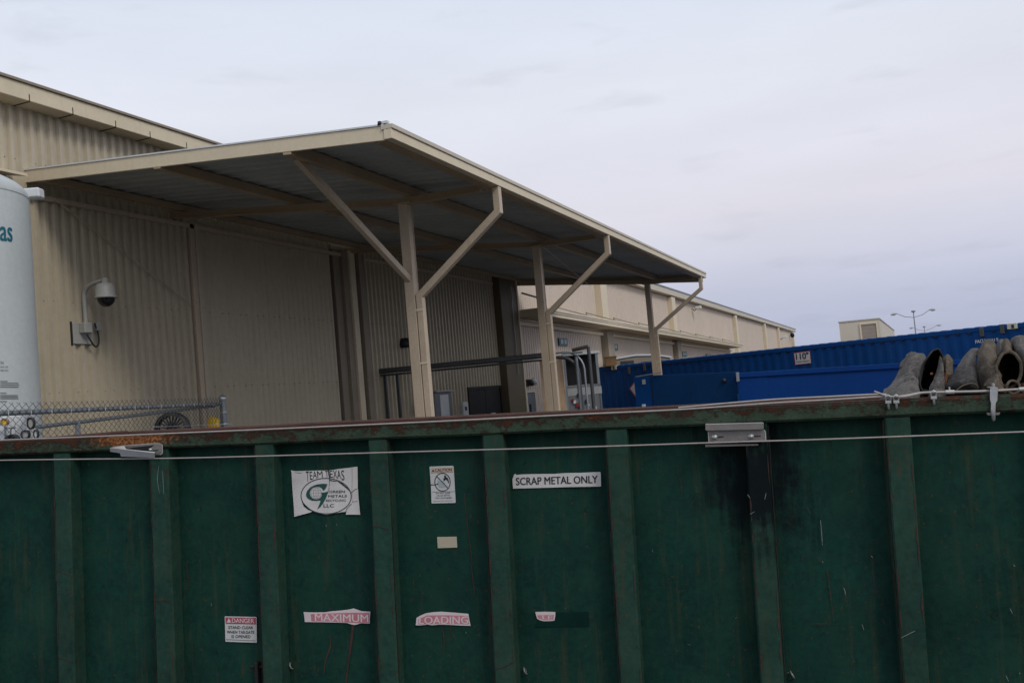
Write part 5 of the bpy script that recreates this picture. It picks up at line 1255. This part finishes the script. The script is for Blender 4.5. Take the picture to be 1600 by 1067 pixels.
# 7: ring-shaped pipe end facing the camera
tubeshell([(1576, 578, .16, 17, 26, -8), (1577, 575, .50, 15, 24, -8), (1578, 590, 1.0, 15, 20, -8)], m_scrapwarm, 'scrap_pipe', 'broad pipe end with a round black hole facing out, near the strap', th=.014, amp=.012)
tubeshell([(1583, 605, .13, 9, 9.5, 0), (1584, 605, .40, 8, 8, 0)], m_scrapwarm, 'scrap_pipe', 'small rolled pipe stub under the broad pipe end', th=.012)
MB_ = bentsheet([[(1556, 555, .62), (1576, 548, .66), (1600, 552, .62)], [(1556, 580, .60), (1576, 580, .64), (1600, 580, .60)], [(1556, 640, .56), (1576, 640, .6), (1600, 640, .56)]], m_scrapdark, 'scrap_sheet', 'dark backing sheet added for the shade inside the broad pipe end')  # added behind the hole so the pipe looks shaded inside
bentsheet([[(1446, 562, .85), (1460, 560, .9), (1476, 566, .85)], [(1440, 595, .8), (1460, 590, .85), (1484, 590, .8)], [(1436, 640, .8), (1460, 640, .85), (1488, 640, .8)]], m_scrapdark, 'scrap_sheet', 'dark backing sheet added for the shade at the back of the tall half pipe')  # added backing that darkens the half pipe opening like shade
# 8: plates at the top right
bentsheet([[(1556, 545, .74), (1562, 531, .70), (1572, 530, .70)], [(1556, 562, .70), (1562, 552, .62), (1571, 552, .62)], [(1556, 600, .70), (1562, 600, .62), (1572, 600, .62)]], m_scrap, 'scrap_sheet', 'narrow grey plate end standing between the tallest plate and the pipe end')
bentsheet([[(1564, 537, .60), (1570, 529, .56), (1578, 534, .56), (1583, 550, .60)], [(1565, 552, .52), (1571, 549, .46), (1579, 550, .46), (1585, 562, .54)]], m_scrapwarm, 'scrap_sheet', 'short grey-brown sheet arched over the broad pipe end')
bentsheet([[(1578, 534, .66), (1584, 528, .60), (1600, 527, .56), (1630, 535, .6)], [(1586, 556, .56), (1594, 552, .44), (1610, 556, .40), (1640, 560, .5)], [(1594, 590, .50), (1602, 590, .36), (1618, 592, .34), (1645, 592, .4)], [(1596, 630, .5), (1604, 630, .36), (1620, 632, .34), (1648, 632, .4)]], m_scrap, 'scrap_sheet', 'wide rounded grey plate at the right edge of the picture, rightmost of the scrap heap', amp=.010)
bentsheet([[(1590, 600, .24), (1600, 597, .20), (1625, 600, .22)], [(1590, 622, .22), (1600, 622, .18), (1625, 624, .2)]], m_rustin, 'scrap_sheet', 'small red-brown rusty strip at the right edge just above the rope')
bentsheet([[(1512, 575, .75), (1526, 566, .78), (1540, 572, .75)], [(1510, 600, .72), (1526, 600, .76), (1542, 600, .72)], [(1510, 640, .70), (1526, 640, .74), (1542, 640, .7)]], m_scrapdark, 'scrap_sheet', 'dark backing sheet added for the shade in the gap left of the tallest plate')  # dark sheet added to stand for the shade in this gap
bentsheet([[(1428, 590, .70), (1438, 584, .72), (1448, 590, .70)], [(1426, 612, .70), (1438, 612, .72), (1448, 612, .7)], [(1426, 640, .70), (1438, 640, .72), (1448, 640, .7)]], m_scrapdark, 'scrap_sheet', 'dark backing strip added low between the crumpled sheet and the half pipe')  # dark filler added to close the gap like deep shade
# hidden bulk of the heap inside the box
hp = MB(); V = []; F = []
for i in range(17):
    for j in range(11):
        x = .9+i/16*2.35; y = .2+j/10*2.0
        z = -.35-.5*max(0, (1.6-x))+.12*noise.noise(Vector((x*3, y*3, 0)))
        V.append((x, y, z))
for i in range(16):
    for j in range(10): a = i*11+j; F.append((a, a+11, a+12, a+1))
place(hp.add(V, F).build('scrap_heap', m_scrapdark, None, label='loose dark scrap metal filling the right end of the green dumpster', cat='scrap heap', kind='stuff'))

sc.render.engine = 'CYCLES'
sc.cycles.max_bounces = 6
